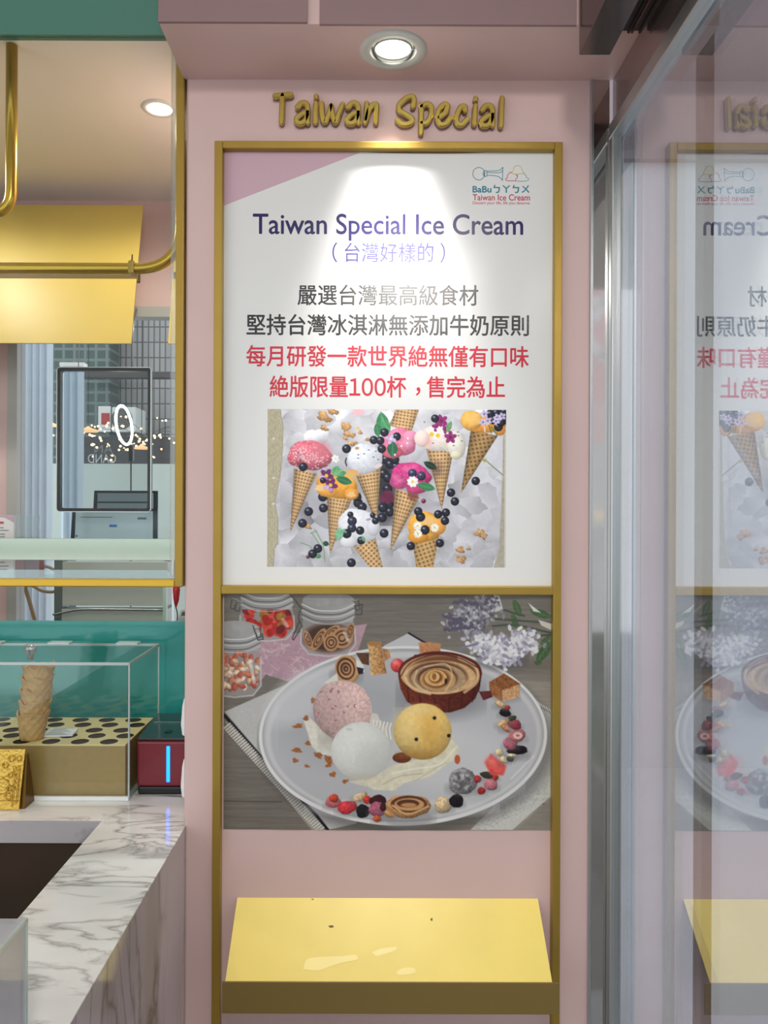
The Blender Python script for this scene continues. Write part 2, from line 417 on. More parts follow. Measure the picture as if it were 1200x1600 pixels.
    def flower(s, x, y, r, petal, core, n=5, rot=0.3):
        for i in range(n):
            t = rot + 2 * PI * i / n; s.ell(x + r * 0.55 * math.cos(t), y + r * 0.55 * math.sin(t), r * 0.48, r * 0.33, petal, ang=math.degrees(t), tex=0.3, ts=0.5)
        s.ell(x, y, r * 0.25, r * 0.25, core)
_R = np.random.RandomState(3).rand(256, 256)
def _n1(x, y):
    xi = np.floor(x).astype(int); yi = np.floor(y).astype(int); fx = x - xi; fy = y - yi
    fx = fx * fx * (3 - 2 * fx); fy = fy * fy * (3 - 2 * fy); g = lambda a, b: _R[a % 256, b % 256]
    return (g(xi, yi) * (1 - fx) + g(xi + 1, yi) * fx) * (1 - fy) + (g(xi, yi + 1) * (1 - fx) + g(xi + 1, yi + 1) * fx) * fy
def noise2(x, y): return (_n1(x, y) * 4 + _n1(x * 2.03 + 17, y * 2.03 + 5) * 2 + _n1(x * 4.1 + 31, y * 4.1 + 77)) / 7.0

def paint_cones():
    rs = np.random.RandomState(11)
    c = Canvas(418, 640, 790, 886, 0.8, (226, 226, 232))
    # crumpled baking paper: crossed creases
    # crumpled baking paper: many small facets, each tilted its own way
    best = np.full(c.X.shape, 1e9); val = np.zeros(c.X.shape)
    wx = c.X + 16 * (noise2(c.X * 0.05, c.Y * 0.05) - 0.5); wy = c.Y + 16 * (noise2(c.X * 0.05 + 40, c.Y * 0.05 + 9) - 0.5)
    for k in range(190):
        sx_, sy_ = rs.uniform(410, 800), rs.uniform(630, 895); gx_, gy_ = rs.normal(size=2) * 0.0042; d_ = np.hypot((wx - sx_) * 0.75, wy - sy_); w_ = d_ < best
        val = np.where(w_, (wx - sx_) * gx_ + (wy - sy_) * gy_ + (rs.rand() - 0.5) * 0.06, val); best = np.minimum(best, d_)
    c.img *= (0.93 + val + 0.05 * (noise2(c.X * 0.2, c.Y * 0.2) - 0.5))[..., None]
    c.img *= (1 - 0.10 * np.clip((c.Y - 700) / 180, 0, 1))[..., None]
    A = lambda: c.view(400, 630, 5.4545)
    B = lambda: c.view(580, 630, 5.4545)
    A(); wood = (186, 178, 150)
    c.poly([(60, 40), (205, 40), (215, 120), (230, 210), (225, 420), (205, 640), (160, 840), (190, 1000), (185, 1200), (160, 1240), (150, 1400), (60, 1400)], wood, tex=0.3, ts=0.35, sx=3.0)
    c.line([(205, 40), (215, 120), (230, 210), (225, 420), (205, 640), (160, 840), (190, 1000), (185, 1200), (160, 1240), (150, 1400)], 8, (150, 142, 120), a=0.6)
    for y in (305, 640, 860): c.ell(150, y, 12, 10, (225, 220, 200))
    B(); c.poly([(1125, 40), (1160, 40), (1160, 1400), (1040, 1400), (1085, 1250), (1105, 900), (1115, 600)], (178, 172, 155), tex=0.25, ts=0.3, sx=3)
    c.line([(1140, 50), (1140, 1395)], 12, (212, 208, 196))
    # shadows on the paper
    for (x, y, rx, ry) in ((330, 700, 280, 330), (150, 820, 170, 260)): c.ell(x, y, rx, ry, (120, 110, 125), soft=60, a=0.28)
    A(); c.ell(640, 760, 420, 300, (110, 105, 118), soft=70, a=0.25); c.ell(1100, 700, 90, 330, (38, 34, 44), soft=22, a=0.85)
    # crumbs
    crumb = (196, 150, 98)
    for (x, y, rx, ry) in ((580, 120, 66, 38), (650, 70, 55, 26), (580, 215, 36, 22), (765, 205, 44, 40), (780, 265, 34, 24), (825, 275, 22, 20), (760, 300, 22, 16), (820, 345, 44, 18), (950, 310, 22, 16), (885, 250, 16, 20), (440, 1052, 34, 20)):
        c.ell(x, y, rx, ry, crumb, ang=rs.randint(-40, 40), tex=0.9, ts=0.8, wob=0.35, seed=x, ball=0.4)
    c.ell(870, 80, 52, 26, (236, 190, 196), wob=0.2); c.ell(865, 215, 14, 12, (235, 200, 80))
    B()
    for (x, y, rx, ry) in ((930, 1105, 50, 34), (960, 1135, 24, 22), (760, 1245, 34, 30), (770, 1330, 42, 30), (830, 1235, 18, 16), (740, 1300, 16, 14)):
        c.ell(x, y, rx, ry, (186, 148, 106), ang=rs.randint(-40, 40), tex=0.9, ts=0.8, wob=0.35, seed=x, ball=0.4)
    # loose berries behind the cones
    A()
    for (x, y) in ((1105, 480), (1140, 520), (1190, 540), (1085, 600), (1120, 635), (1120, 730), (1135, 860), (1140, 925), (1080, 890), (1075, 975), (570, 800), (870, 850), (905, 885), (860, 800), (1180, 480)): c.berry(x, y, 40)
    c.ell(1120, 800, 60, 55, (110, 40, 70), tex=0.5, wob=0.2)
    # ---- cone under the inverted pink scoop (points up and out of the picture)
    B(); c.cone((150, 200), (345, 250), (420, -330), cut=[(150, 190), (215, 40), (408, 40), (340, 245)], n_across=7, ang=0.15)
    # ---- 1 pink scoop, far left
    A(); c.ell(400, 640, 110, 60, (150, 140, 150), soft=14, a=0.5)
    c.cone((325, 560), (520, 600), (293, 1105), n_across=6.5)
    c.ell(460, 448, 186, 126, (214, 112, 128), ang=8, ball=0.45, tex=0.35, ts=0.3, wob=0.05, seed=1); c.ell(330, 470, 62, 66, (205, 100, 118), ball=0.4, tex=0.3)
    c.ell(560, 420, 80, 90, (222, 130, 142), soft=12, a=0.6)
    for i in range(150):
        x, y = rs.normal(400, 60), rs.normal(440, 45)
        c.ell(x, y, 3 + 6 * rs.rand(), 3, (246, 226, 228), ang=rs.randint(180), a=0.9)
    for i in range(30): c.ell(rs.uniform(470, 620), rs.uniform(440, 560), 6, 5, (246, 214, 218), a=0.8)
    # ---- 3 white scoop
    c.cone((845, 600), (1064, 548), (1030, 1030), n_across=7)
    c.ell(925, 475, 150, 130, (226, 228, 236), ball=0.28, tex=0.14, wob=0.05, seed=2); c.ell(830, 590, 50, 22, (226, 176, 110), ang=15, wob=0.3); c.ell(1040, 535, 36, 18, (226, 214, 214), ang=-20)
    for (x, y) in ((870, 440), (920, 432), (1000, 460), (1020, 410), (960, 400), (870, 470), (1040, 480)): c.ell(x, y, 8, 5, (90, 92, 110))
    c.curve([(770, 470), (762, 500), (772, 535)], 12, (60, 50, 60)); c.ell(860, 385, 18, 12, crumb)
    # ---- 2 orange scoop with pansies
    c.cone((605, 785), (825, 795), (632, 1290), n_across=7)
    c.ell(690, 700, 176, 108, (240, 168, 62), ang=10, ball=0.35, tex=0.25, wob=0.06, seed=4); c.ell(600, 745, 90, 55, (238, 170, 70), ang=15, ball=0.3); c.ell(815, 775, 60, 50, (236, 160, 58), ball=0.3)
    c.ell(780, 640, 70, 60, (246, 190, 96), soft=10, a=0.7); c.ell(545, 725, 40, 26, (244, 206, 150), wob=0.3); c.ell(812, 780, 34, 24, (240, 200, 150), wob=0.3)
    for (x, y, r) in ((600, 620, 62), (635, 700, 62)):
        c.flower(x, y, r, (112, 44, 104), (236, 200, 80), 5, 0.2); c.ell(x - 36, y + 18, 26, 20, (214, 180, 220), tex=0.3); c.ell(x + 2, y + 40, 20, 18, (200, 150, 206))
    c.berry(570, 660, 26, (40, 20, 50)); c.leaf((660, 620), (700, 535), 34, (96, 166, 112)); c.leaf((675, 620), (770, 590), 26, (86, 150, 100)); c.leaf((680, 640), (820, 680), 34, (50, 116, 78)); c.leaf((655, 625), (740, 560), 20, (120, 180, 130))
    c.flower(675, 475, 34, (238, 240, 240), (240, 220, 120), 6)
    # ---- 5 inverted pink scoop with mint
    B(); c.ell(240, 330, 148, 118, (228, 128, 162), ball=0.35, tex=0.3, wob=0.08, seed=5); c.ell(330, 280, 62, 46, (236, 150, 182), ball=0.3); c.ell(180, 420, 90, 50, (206, 100, 118), ball=0.3, tex=0.3)
    c.ell(310, 330, 40, 50, (240, 176, 200), soft=8, a=0.6)
    c.leaf((110, 270), (80, 75), 54, (64, 138, 90)); c.leaf((150, 260), (90, 120), 40, (84, 156, 106)); c.leaf((60, 290), (42, 170), 30, (60, 126, 84)); c.leaf((180, 320), (178, 460), 46, (52, 110, 80))
    for (x, y) in ((20, 315), (75, 320), (88, 390), (215, 285), (110, 250)): c.berry(x, y, 36)
    c.flower(165, 305, 46, (206, 186, 230), (240, 230, 200), 4)
    for (x, y) in ((305, 340), (255, 365), (310, 300), (200, 440)): c.ell(x, y, 9, 9, (250, 224, 232))
    # ---- 6 white scoop with purple flowers
    c.cone((462, 372), (694, 420), (600, 908), n_across=7)
    c.ell(570, 300, 180, 110, (236, 226, 220), ball=0.25, tex=0.16, wob=0.06, seed=6); c.ell(430, 300, 66, 72, (244, 218, 210), ball=0.25); c.ell(720, 350, 80, 120, (228, 224, 212), ang=-10, ball=0.3, tex=0.1); c.ell(720, 440, 50, 36, (222, 216, 190), ball=0.3)
    c.ell(490, 330, 30, 50, (240, 180, 170), soft=8, a=0.6); c.poly([(560, 330), (650, 330), (640, 400), (600, 370)], (226, 216, 200), a=0.7)
    for (x, y, r) in ((595, 150, 56), (560, 200, 46), (630, 220, 40), (672, 290, 54)): c.flower(x, y, r, (150, 50, 120), (120, 30, 90), 5, x)
    c.berry(540, 130, 34); c.flower(580, 225, 30, (246, 246, 246), (240, 230, 160), 6); c.ell(512, 265, 20, 20, (236, 200, 70)); c.ell(565, 275, 18, 18, (236, 200, 60)); c.leaf((640, 250), (680, 150), 22, (110, 160, 110))
    for (x, y) in ((735, 245), (770, 320), (700, 360), (740, 275), (525, 340), (450, 160)): c.ell(x, y, 8, 5, (100, 100, 105))
    # ---- 7 orange scoop, upper right
    c.cone((845, 225), (1075, 275), (763, 765), light=(196, 160, 106), dark=(100, 66, 34), n_across=6.5, ang=0.55)
    c.ell(960, 180, 185, 70, (236, 160, 66), ball=0.3, tex=0.2); c.ell(850, 145, 92, 84, (244, 182, 88), ball=0.35, tex=0.2, wob=0.05, seed=9); c.ell(1095, 225, 44, 48, (226, 150, 62), ball=0.3); c.poly([(805, 110), (920, 80), (930, 170), (830, 200)], (250, 206, 130), a=0.55)
    for (x, y) in ((1010, 90), (1060, 80), (1110, 90), (1130, 140), (1030, 140), (1080, 200), (1100, 160), (1125, 70)): c.berry(x, y, 38)
    for (x, y) in ((960, 90), (990, 150), (950, 160), (1070, 120), (1110, 110), (1060, 150)): c.flower(x, y, 34, (206, 196, 226), (120, 100, 150), 5, y)
    c.line([(1020, 200), (1070, 270)], 12, (106, 130, 80)); c.line([(960, 200), (965, 240)], 10, (230, 225, 230)); c.line([(1000, 190), (1020, 250)], 9, (90, 110, 70))
    c.line([(985, 495), (1060, 560), (1120, 610)], 9, (120, 140, 110)); c.ell(965, 485, 18, 14, (170, 170, 70))
    # ---- 8 magenta scoop, middle
    c.ell(560, 560, 40, 60, (70, 50, 60), soft=16, a=0.5)
    c.cone((205, 720), (410, 800), (163, 1260), n_across=6.5)
    c.poly([(305, 720), (410, 740), (395, 800), (345, 835), (310, 800)], (120, 50, 50), soft=6, a=0.7)
    c.ell(335, 615, 172, 108, (206, 62, 132), ang=6, ball=0.35, tex=0.45, ts=0.35, wob=0.08, seed=7); c.ell(240, 670, 84, 60, (200, 80, 138), ball=0.3, tex=0.5); c.ell(390, 720, 90, 50, (192, 66, 120), ball=0.3, tex=0.5)
    for (x, y, r) in ((235, 660, 30), (300, 560, 36), (360, 540, 24), (410, 690, 26), (200, 620, 22)): c.ell(x, y, r, r * 0.6, (232, 130, 176), soft=6, a=0.7)
    for (x, y) in ((350, 598), (425, 620)): c.berry(x, y, 38, (52, 58, 86))
    c.flower(352, 668, 48, (248, 248, 248), (244, 206, 60), 8); c.leaf((385, 690), (545, 730), 36, (64, 132, 84)); c.leaf((445, 500), (560, 560), 30, (34, 56, 44))
    # ---- 4 white scoop, lower left (cropped cone)
    A(); c.cone((830, 1225), (1010, 1108), (1100, 1640), cut=[(832, 1222), (1008, 1106), (1084, 1400), (975, 1400), (900, 1310)], n_across=6.5, ang=0.4)
    c.ell(875, 1050, 178, 152, (228, 230, 236), ang=12, ball=0.24, tex=0.12, wob=0.08, seed=3); c.ell(790, 1180, 70, 54, (224, 226, 230), ball=0.25); c.ell(1000, 1060, 54, 70, (218, 220, 228), ball=0.25)
    for (x, y, r) in ((805, 950, 26), (820, 1005, 40), (818, 1065, 38), (775, 1112, 40), (888, 1085, 36), (995, 955, 24), (1018, 1002, 30), (897, 1170, 34)): c.berry(x, y, r, (44, 46, 66) if r > 35 and y < 1080 else (28, 28, 40))
    c.leaf((700, 1170), (720, 1060), 36, (130, 190, 150)); c.leaf((730, 1110), (760, 1070), 16, (120, 180, 140)); c.leaf((900, 1130), (930, 1180), 14, (110, 160, 110)); c.ell(960, 990, 24, 10, (176, 160, 190), ang=-15)
    # ---- 9 orange scoop, bottom right (cropped cone)
    B(); c.cone((352, 1178), (578, 1120), (460, 1800), light=(218, 182, 122), cut=[(352, 1175), (580, 1118), (528, 1400), (385, 1400)], n_across=6.5, ang=0.35)
    c.ell(455, 1050, 148, 132, (240, 176, 74), ball=0.35, tex=0.25, wob=0.06, seed=8); c.ell(570, 1050, 66, 70, (236, 168, 80), ball=0.3); c.ell(400, 1140, 86, 52, (226, 156, 56), ball=0.3); c.ell(490, 1000, 60, 40, (246, 206, 140), soft=8, a=0.8)
    c.berry(420, 968, 40); c.berry(458, 1078, 40)
    for (x, y) in ((540, 1060), (395, 1045), (398, 1110)): c.flower(x, y, 36, (250, 250, 244), (240, 206, 70), 8, x)
    # ---- loose berries in front
    for (x, y) in ((678, 760), (712, 835), (635, 930), (628, 1000), (570, 945), (888, 660), (110, 1108), (338, 1215), (585, 1190), (400, 920)): c.berry(x, y, 36)
    c.berry(445, 832, 20, (130, 40, 70))
    A()
    for (x, y) in ((450, 925), (398, 1025), (575, 895), (815, 1360), (485, 1285), (530, 1240), (1092, 1108), (402, 545), (770, 390)): c.berry(x, y, 38)
    c.berry(445, 1310, 16, (110, 40, 70)); c.leaf((570, 1190), (625, 1205), 22, (40, 80, 56)); c.leaf((515, 1320), (555, 1290), 20, (80, 140, 90))
    for p in ([(385, 1190), (450, 1215), (480, 1240)], [(500, 1075), (545, 1150), (575, 1220), (590, 1350)], [(465, 1110), (520, 1090)], [(480, 1110), (540, 1200)]): c.curve(p, 9, (130, 165, 135))
    return c
def paint_plate():
    rs = np.random.RandomState(5)
    c = Canvas(351, 927, 865, 1296, 1.0, (150, 143, 136))
    g = noise2(c.X * 0.02, c.Y * 0.35) * 0.6 + noise2(c.X * 0.05 + 9, c.Y * 0.9) * 0.4
    c.img *= (0.84 + 0.26 * g)[..., None]
    c.img *= (0.86 + 0.26 * np.clip((c.X - 560) / 300, 0, 1) * np.clip((c.Y - 930) / 160, 0.2, 1))[..., None]
    Dv = lambda: c.view(340, 920, 4.1036)
    Ev = lambda: c.view(600, 920, 4.1036)
    Dv(); c.line([(50, 1362), (420, 1365)], 5, (84, 78, 74)); c.line([(50, 210), (200, 205)], 4, (100, 95, 92), a=0.6)
    Ev(); c.line([(980, 1372), (1090, 1376)], 5, (84, 78, 74)); c.ell(900, 480, 300, 60, (105, 98, 94), soft=30, a=0.55)
    # pink paper napkin
    Dv(); c.poly([(180, 330), (960, 225), (880, 470), (470, 600), (315, 550), (240, 640), (180, 560)], (186, 154, 168), tex=0.12)
    for i in range(46):
        x, y = rs.uniform(280, 640), rs.uniform(340, 560); c.curve([(x, y), (x + rs.uniform(-40, 40), y + rs.uniform(-30, 30)), (x + rs.uniform(-70, 70), y + rs.uniform(-30, 30))], 5, (214, 190, 200), a=0.7, n=4)
    # grey cloth napkin, cord and black edge
    c.poly([(50, 790), (430, 620), (700, 500), (900, 1500), (720, 1540), (560, 1380)], (192, 190, 192), tex=0.1, ts=0.8)
    c.poly([(50, 850), (85, 865), (640, 1450), (720, 1545), (610, 1545)], (158, 154, 150))
    c.line([(48, 812), (290, 1090), (640, 1450), (720, 1550)], 20, (30, 32, 42))
    for i in range(52):
        t = i / 51; x, y = 62 + t * 600, 880 + t * 660; c.line([(x - 14, y + 16), (x + 24, y - 14)], 11, (212, 208, 204)); c.line([(x - 8, y + 22), (x + 30, y - 8)], 3, (104, 100, 98), a=0.7)
    Ev(); c.poly([(0, 365), (165, 280), (260, 350), (200, 420), (0, 460)], (200, 198, 204)); c.line([(160, 282), (250, 335), (420, 420)], 12, (40, 42, 56))
    c.poly([(900, 640), (1090, 800), (1090, 1310), (830, 1540), (560, 1540), (700, 1400)], (206, 206, 204), tex=0.16, ts=1.2)
    c.line([(985, 740), (1095, 800)], 16, (44, 46, 60)); 
    for i in range(8): c.line([(960 + i * 17, 705 + i * 10), (975 + i * 17, 740 + i * 10)], 8, (225, 224, 220))
    c.poly([(1090, 1320), (860, 1540), (1090, 1540)], (150, 144, 138), tex=0.1, sx=0.2)
    for i in range(260):
        t = rs.rand(); x = 600 + t * 480; y = 1500 - t * 240 + rs.uniform(-50, 70); c.ell(x, y, 7, 4, (176, 176, 176), a=0.5)
    # ---- plate
    P = lambda: c.view(0, 0, 1.0)
    P(); c.ell(638, 1164, 232, 140, (70, 68, 72), ang=-1, soft=14, a=0.45)
    c.ell(631, 1149, 225, 140, (226, 226, 230), ang=-1); c.ell(631, 1148, 220, 135, (176, 176, 182), ang=-1); c.ell(631, 1149, 216, 131, (206, 205, 210), ang=-1, soft=4)
    c.ell(632, 1151, 208, 124, (188, 188, 195), ang=-1, soft=3); c.ell(560, 1130, 120, 70, (172, 173, 180), soft=40, a=0.8); c.ell(700, 1185, 120, 60, (208, 208, 214), soft=50, a=0.8)
    c.ell(470, 1090, 60, 34, (214, 214, 220), ang=-35, soft=18, a=0.6); c.ell(630, 1262, 150, 14, (214, 214, 220), soft=8, a=0.6); c.line([(800, 1215), (835, 1180)], 3, (228, 228, 232), a=0.6)
    # ---- glass jars
    def jar(cx, top, w, body, bottom, fill, tilt=0.0):
        c.poly([(cx - w * 0.92, top + 150), (cx - w, top + 210), (cx - w * 1.02, bottom - 60), (cx - w * 0.7, bottom), (cx + w * 0.7, bottom), (cx + w * 1.02, bottom - 60), (cx + w, top + 210), (cx + w * 0.92, top + 150)], (164, 156, 156), a=0.75)
        fill(cx, top, w, bottom)
        c.line([(cx - w * 1.0, top + 215), (cx - w * 1.02, bottom - 70), (cx - w * 0.72, bottom - 6), (cx, bottom + 8), (cx + w * 0.72, bottom - 6), (cx + w * 1.02, bottom - 70), (cx + w, top + 215)], 9, (206, 204, 206), a=0.75)
        c.line([(cx + w * 0.6, top + 240), (cx + w * 0.75, bottom - 90)], 22, (224, 222, 224), a=0.55); c.line([(cx - w * 0.8, top + 240), (cx - w * 0.84, bottom - 110)], 8, (220, 218, 220), a=0.5)
        c.poly([(cx - w * 0.96, top + 30), (cx + w * 0.96, top + 30), (cx + w * 0.98, top + 130), (cx + w * 0.9, top + 175), (cx - w * 0.9, top + 175), (cx - w * 0.98, top + 130)], (150, 149, 150), shade=((cx - w, 0), (cx + w, 0), (176, 175, 177)))
        c.ell(cx, top + 30, w * 0.95, 48, (166, 165, 166), tex=0.12, ts=0.1)
        for dy, cl, wd in ((85, (226, 225, 226), 7), (108, (90, 88, 90), 7), (125, (214, 212, 214), 6), (150, (84, 82, 84), 6), (168, (200, 198, 200), 6)):
            c.curve([(cx - w * 0.98, top + dy - 26), (cx - w * 0.5, top + dy + 10), (cx, top + dy + 18), (cx + w * 0.5, top + dy + 10), (cx + w * 0.98, top + dy - 26)], wd, cl, a=0.85)
    def clip_wire(x, y, sgn):
        c.line([(x, y), (x + 34 * sgn, y - 6), (x + 46 * sgn, y + 50), (x + 20 * sgn, y + 58), (x + 14 * sgn, y + 30)], 7, (84, 82, 82)); c.line([(x + 2, y - 3), (x + 33 * sgn, y - 9)], 3, (214, 214, 212))
    def berries(cx, top, w, bottom):
        for i in range(60): c.ell(cx + rs.uniform(-0.75, 0.85) * w, rs.uniform(top + 150, bottom - 40), 34, 24, [(196, 50, 40), (176, 36, 30), (160, 120, 50), (120, 30, 36), (210, 80, 60)][rs.randint(5)], ang=rs.randint(180), tex=0.4, a=0.95)
    def cookies(cx, top, w, bottom):
        c.ell(cx, bottom - 110, w * 0.9, 90, (80, 56, 44), soft=8)
        for (x, y, rx, ry, an) in ((-130, -70, 24, 62, -20), (-60, -70, 30, 80, 30), (20, -110, 34, 70, 50), (90, -80, 70, 66, -30), (20, -50, 50, 56, 10), (140, -120, 26, 60, 15)):
            c.ell(cx + x, bottom - 30 + y, rx, ry, (190, 146, 106), ang=an)
            for k in (0.74, 0.4): c.ell(cx + x, bottom - 30 + y, rx * k, ry * k, (94, 60, 46), ang=an); c.ell(cx + x, bottom - 30 + y, rx * (k - 0.17), ry * (k - 0.17), (190, 146, 106), ang=an)
    def nuts(cx, top, w, bottom):
        for i in range(110):
            k = rs.randint(4); c.ell(cx + rs.uniform(-0.9, 0.9) * w, rs.uniform(top + 190, bottom - 45), 24, 15, [(206, 174, 152), (178, 92, 76), (196, 120, 92), (222, 200, 180)][k], ang=rs.randint(180), ball=0.4, a=0.95)
    Dv(); jar(320, -40, 172, 0, 330, berries); clip_wire(160, 90, -1); c.line([(470, 40), (505, 80), (540, 130)], 8, (80, 78, 80)); clip_wire(130, 75, -1)
    jar(712, 40, 172, 0, 425, cookies); clip_wire(870, 80, 1); c.line([(530, 140), (520, 190), (545, 240), (490, 330), (482, 320), (530, 200)], 7, (78, 76, 78)); c.line([(880, 110), (930, 100), (925, 165), (890, 165)], 7, (80, 78, 80))
    jar(115, 225, 165, 0, 690, nuts); clip_wire(238, 260, 1); c.line([(230, 240), (262, 330), (296, 325), (290, 290)], 8, (84, 82, 84))
    # ---- flowers, top right
    Ev()
    for (a, b, w_) in (((830, 60), (880, 180), 24), ((1080, 180), (930, 130), 26), ((1075, 330), (980, 470), 34), ((860, 260), (820, 150), 20), ((1000, 360), (1075, 290), 16), ((960, 470), (1020, 470), 14)): c.leaf(a, b, w_, (84, 112, 76))
    for p in ([(700, 190), (860, 200), (1080, 215)], [(700, 235), (850, 230), (1080, 280)], [(760, 130), (900, 170)], [(940, 300), (1080, 290)]): c.curve(p, 13, (86, 96, 84))
    c.poly([(690, 40), (740, 40), (765, 130), (700, 150)], (206, 208, 206)); c.poly([(925, 85), (1010, 150), (960, 140)], (224, 224, 220)); c.poly([(990, 195), (1080, 220), (1075, 262), (1010, 230)], (214, 212, 204))
    def cluster(pts, n, s_, cols):
        for i in range(n):
            (x, y, rx, ry) = pts[rs.randint(len(pts))]; c.ell(x + rs.normal() * rx * 0.5, y + rs.normal() * ry * 0.5, s_ * rs.uniform(0.6, 1.3), s_ * 0.65, cols[rs.randint(len(cols))], ang=rs.randint(180), a=0.92)
    cluster([(560, 170, 130, 80), (640, 110, 90, 70), (560, 240, 120, 50)], 420, 15, [(150, 148, 160), (176, 174, 186), (122, 118, 132), (196, 196, 204), (104, 98, 112)])
    for p in ([(385, 180), (450, 185), (530, 200)], [(390, 265), (470, 255), (560, 245)], [(450, 80), (520, 82), (590, 95)], [(420, 220), (500, 215)]):
        c.curve(p, 8, (80, 76, 92)); [c.ell(p[0][0] + t * (p[-1][0] - p[0][0]), p[0][1] + t * (p[-1][1] - p[0][1]) + rs.uniform(-12, 12), 14, 9, (104, 98, 118), ang=rs.randint(180)) for t in np.linspace(0, 1, 11)]
    c.ell(760, 440, 160, 70, (98, 94, 98), soft=14, a=0.7)
    cluster([(640, 350, 100, 60), (760, 390, 110, 80), (900, 330, 90, 70), (760, 430, 110, 50)], 520, 18, [(226, 226, 230), (206, 204, 216), (186, 182, 200), (236, 236, 238), (160, 154, 176)])
    c.curve([(490, 380), (540, 365), (600, 350)], 14, (140, 134, 160))
    # ---- top row of sweets
    Dv(); c.ell(830, 560, 100, 50, (120, 120, 126), soft=12, a=0.5)
    c.ell(845, 515, 72, 88, (176, 130, 90), ang=-12); c.ell(828, 515, 72, 88, (202, 158, 112), ang=-12)
    for k in (0.82, 0.5, 0.24): c.ell(826, 512, 72 * k, 88 * k, (96, 60, 48), ang=-12); c.ell(828, 514, 72 * (k - 0.17), 88 * (k - 0.17), (202, 158, 112), ang=-12)
    c.poly([(890, 455), (935, 470), (944, 530), (900, 550)], (226, 224, 226)); c.poly([(895, 500), (940, 510), (935, 545), (905, 548)], (44, 40, 46)); c.poly([(890, 410), (975, 410), (975, 490), (930, 480)], (104, 70, 50), tex=0.4)
    c.poly([(962, 345), (1050, 338), (1072, 460), (1088, 540), (985, 555), (978, 440)], (216, 178, 128), tex=0.7, ts=0.5, shade=((980, 0), (1090, 0), (170, 118, 74))); c.ell(1006, 350, 44, 16, (176, 130, 84)); c.poly([(1060, 380), (1105, 390), (1112, 440), (1075, 465)], (184, 138, 96), tex=0.6)
    Ev(); c.ell(90, 490, 44, 44, (216, 84, 84), ball=0.4, tex=0.4); c.ell(75, 470, 18, 14, (240, 150, 150), soft=4)
    # ---- tart
    c.ell(370, 690, 280, 130, (110, 108, 116), soft=26, a=0.55)
    c.poly([(228, 345), (300, 340), (362, 350), (365, 400), (230, 410)], (196, 140, 100), tex=0.3); c.ell(245, 352, 22, 12, (206, 152, 110)); c.ell(345, 360, 24, 14, (200, 146, 104))
    pts = [(95, 560), (110, 640), (150, 720), (230, 770), (330, 792), (430, 790), (520, 760), (590, 700), (620, 620), (628, 530)]
    c.poly(pts + [(500, 420), (200, 420)], (124, 56, 36), tex=0.5, ts=0.3, shade=((100, 0), (640, 0), (86, 34, 26)))
    for i, (x, y) in enumerate(((165, 730), (240, 775), (330, 795), (420, 792), (500, 770), (570, 725), (610, 660))): c.line([(x, y - 6), (x + (x - 360) * 0.05, y - 95)], 9, (66, 26, 20), a=0.6)
    c.ell(362, 540, 268, 142, (104, 38, 28), wob=0.015, seed=2); c.ell(360, 545, 252, 128, (206, 164, 122), tex=0.3, ts=0.15)
    c.ell(385, 530, 212, 106, (132, 84, 58), soft=6); c.ell(360, 565, 232, 108, (214, 178, 136), tex=0.25)
    c.ell(350, 560, 186, 96, (112, 76, 56), soft=4); c.ell(352, 572, 176, 92, (186, 158, 128), tex=0.25); c.ell(345, 570, 128, 80, (104, 66, 44), soft=4); c.ell(348, 580, 116, 74, (200, 160, 116), tex=0.2)
    c.ell(340, 575, 84, 58, (120, 76, 44), soft=4); c.ell(335, 570, 72, 52, (222, 176, 120), tex=0.2); c.ell(335, 565, 44, 38, (136, 88, 48), soft=3); c.ell(328, 562, 32, 30, (226, 186, 130)); c.ell(325, 560, 14, 22, (160, 106, 58))
    for p, w_ in (([(150, 500), (135, 560), (190, 640), (300, 672)], 14), ([(480, 440), (590, 500), (600, 590), (520, 660)], 18), ([(215, 520), (200, 600), (290, 660), (400, 662)], 9), ([(260, 500), (400, 480), (440, 560), (400, 650)], 8)): c.curve(p, w_, (232, 204, 164), a=0.75)
    c.ell(400, 590, 9, 18, (60, 34, 26)); c.curve([(110, 560), (180, 470), (330, 420), (480, 440), (600, 500)], 8, (60, 20, 18), a=0.7)
    # ---- brownie
    c.poly([(690, 670), (860, 650), (870, 700), (760, 730)], (120, 118, 124), soft=14, a=0.6)
    c.poly([(676, 595), (762, 640), (765, 718), (680, 670)], (170, 116, 76), tex=0.5); c.poly([(762, 640), (878, 608), (868, 690), (765, 718)], (206, 164, 124), tex=0.6, ts=0.6); c.poly([(676, 595), (772, 538), (880, 606), (764, 645)], (150, 98, 60), tex=0.6, ts=0.5)
    c.poly([(612, 655), (690, 650), (700, 690), (640, 712)], (104, 48, 50), tex=0.4)
    # ---- cream, petals and the three scoops
    Dv(); c.poly([(555, 840), (600, 830), (740, 960), (745, 1070), (660, 1060), (610, 1010)], (222, 218, 210), tex=0.1); c.poly([(690, 600), (770, 540), (780, 600), (720, 620)], (222, 220, 214)); c.poly([(960, 790), (1030, 800), (1050, 850), (990, 880)], (214, 208, 206))
    c.poly([(850, 1235), (960, 1210), (1140, 1130), (1160, 1290), (1020, 1285)], (214, 208, 194), tex=0.12)
    for (x, y, rx, ry) in ((520, 880, 32, 14), (572, 830, 16, 18), (585, 990, 18, 14), (515, 1035, 30, 16), (505, 1100, 20, 14), (580, 1136, 18, 9), (652, 1066, 28, 18), (718, 1100, 20, 38), (745, 1188, 22, 16), (825, 1232, 20, 12), (618, 715, 16, 18), (710, 1134, 14, 10)): c.ell(x, y, rx, ry, (166, 108, 66), ang=rs.randint(-30, 30), wob=0.3, tex=0.6, ts=0.8, seed=x)
    c.ell(850, 960, 190, 60, (110, 108, 114), soft=24, a=0.4)
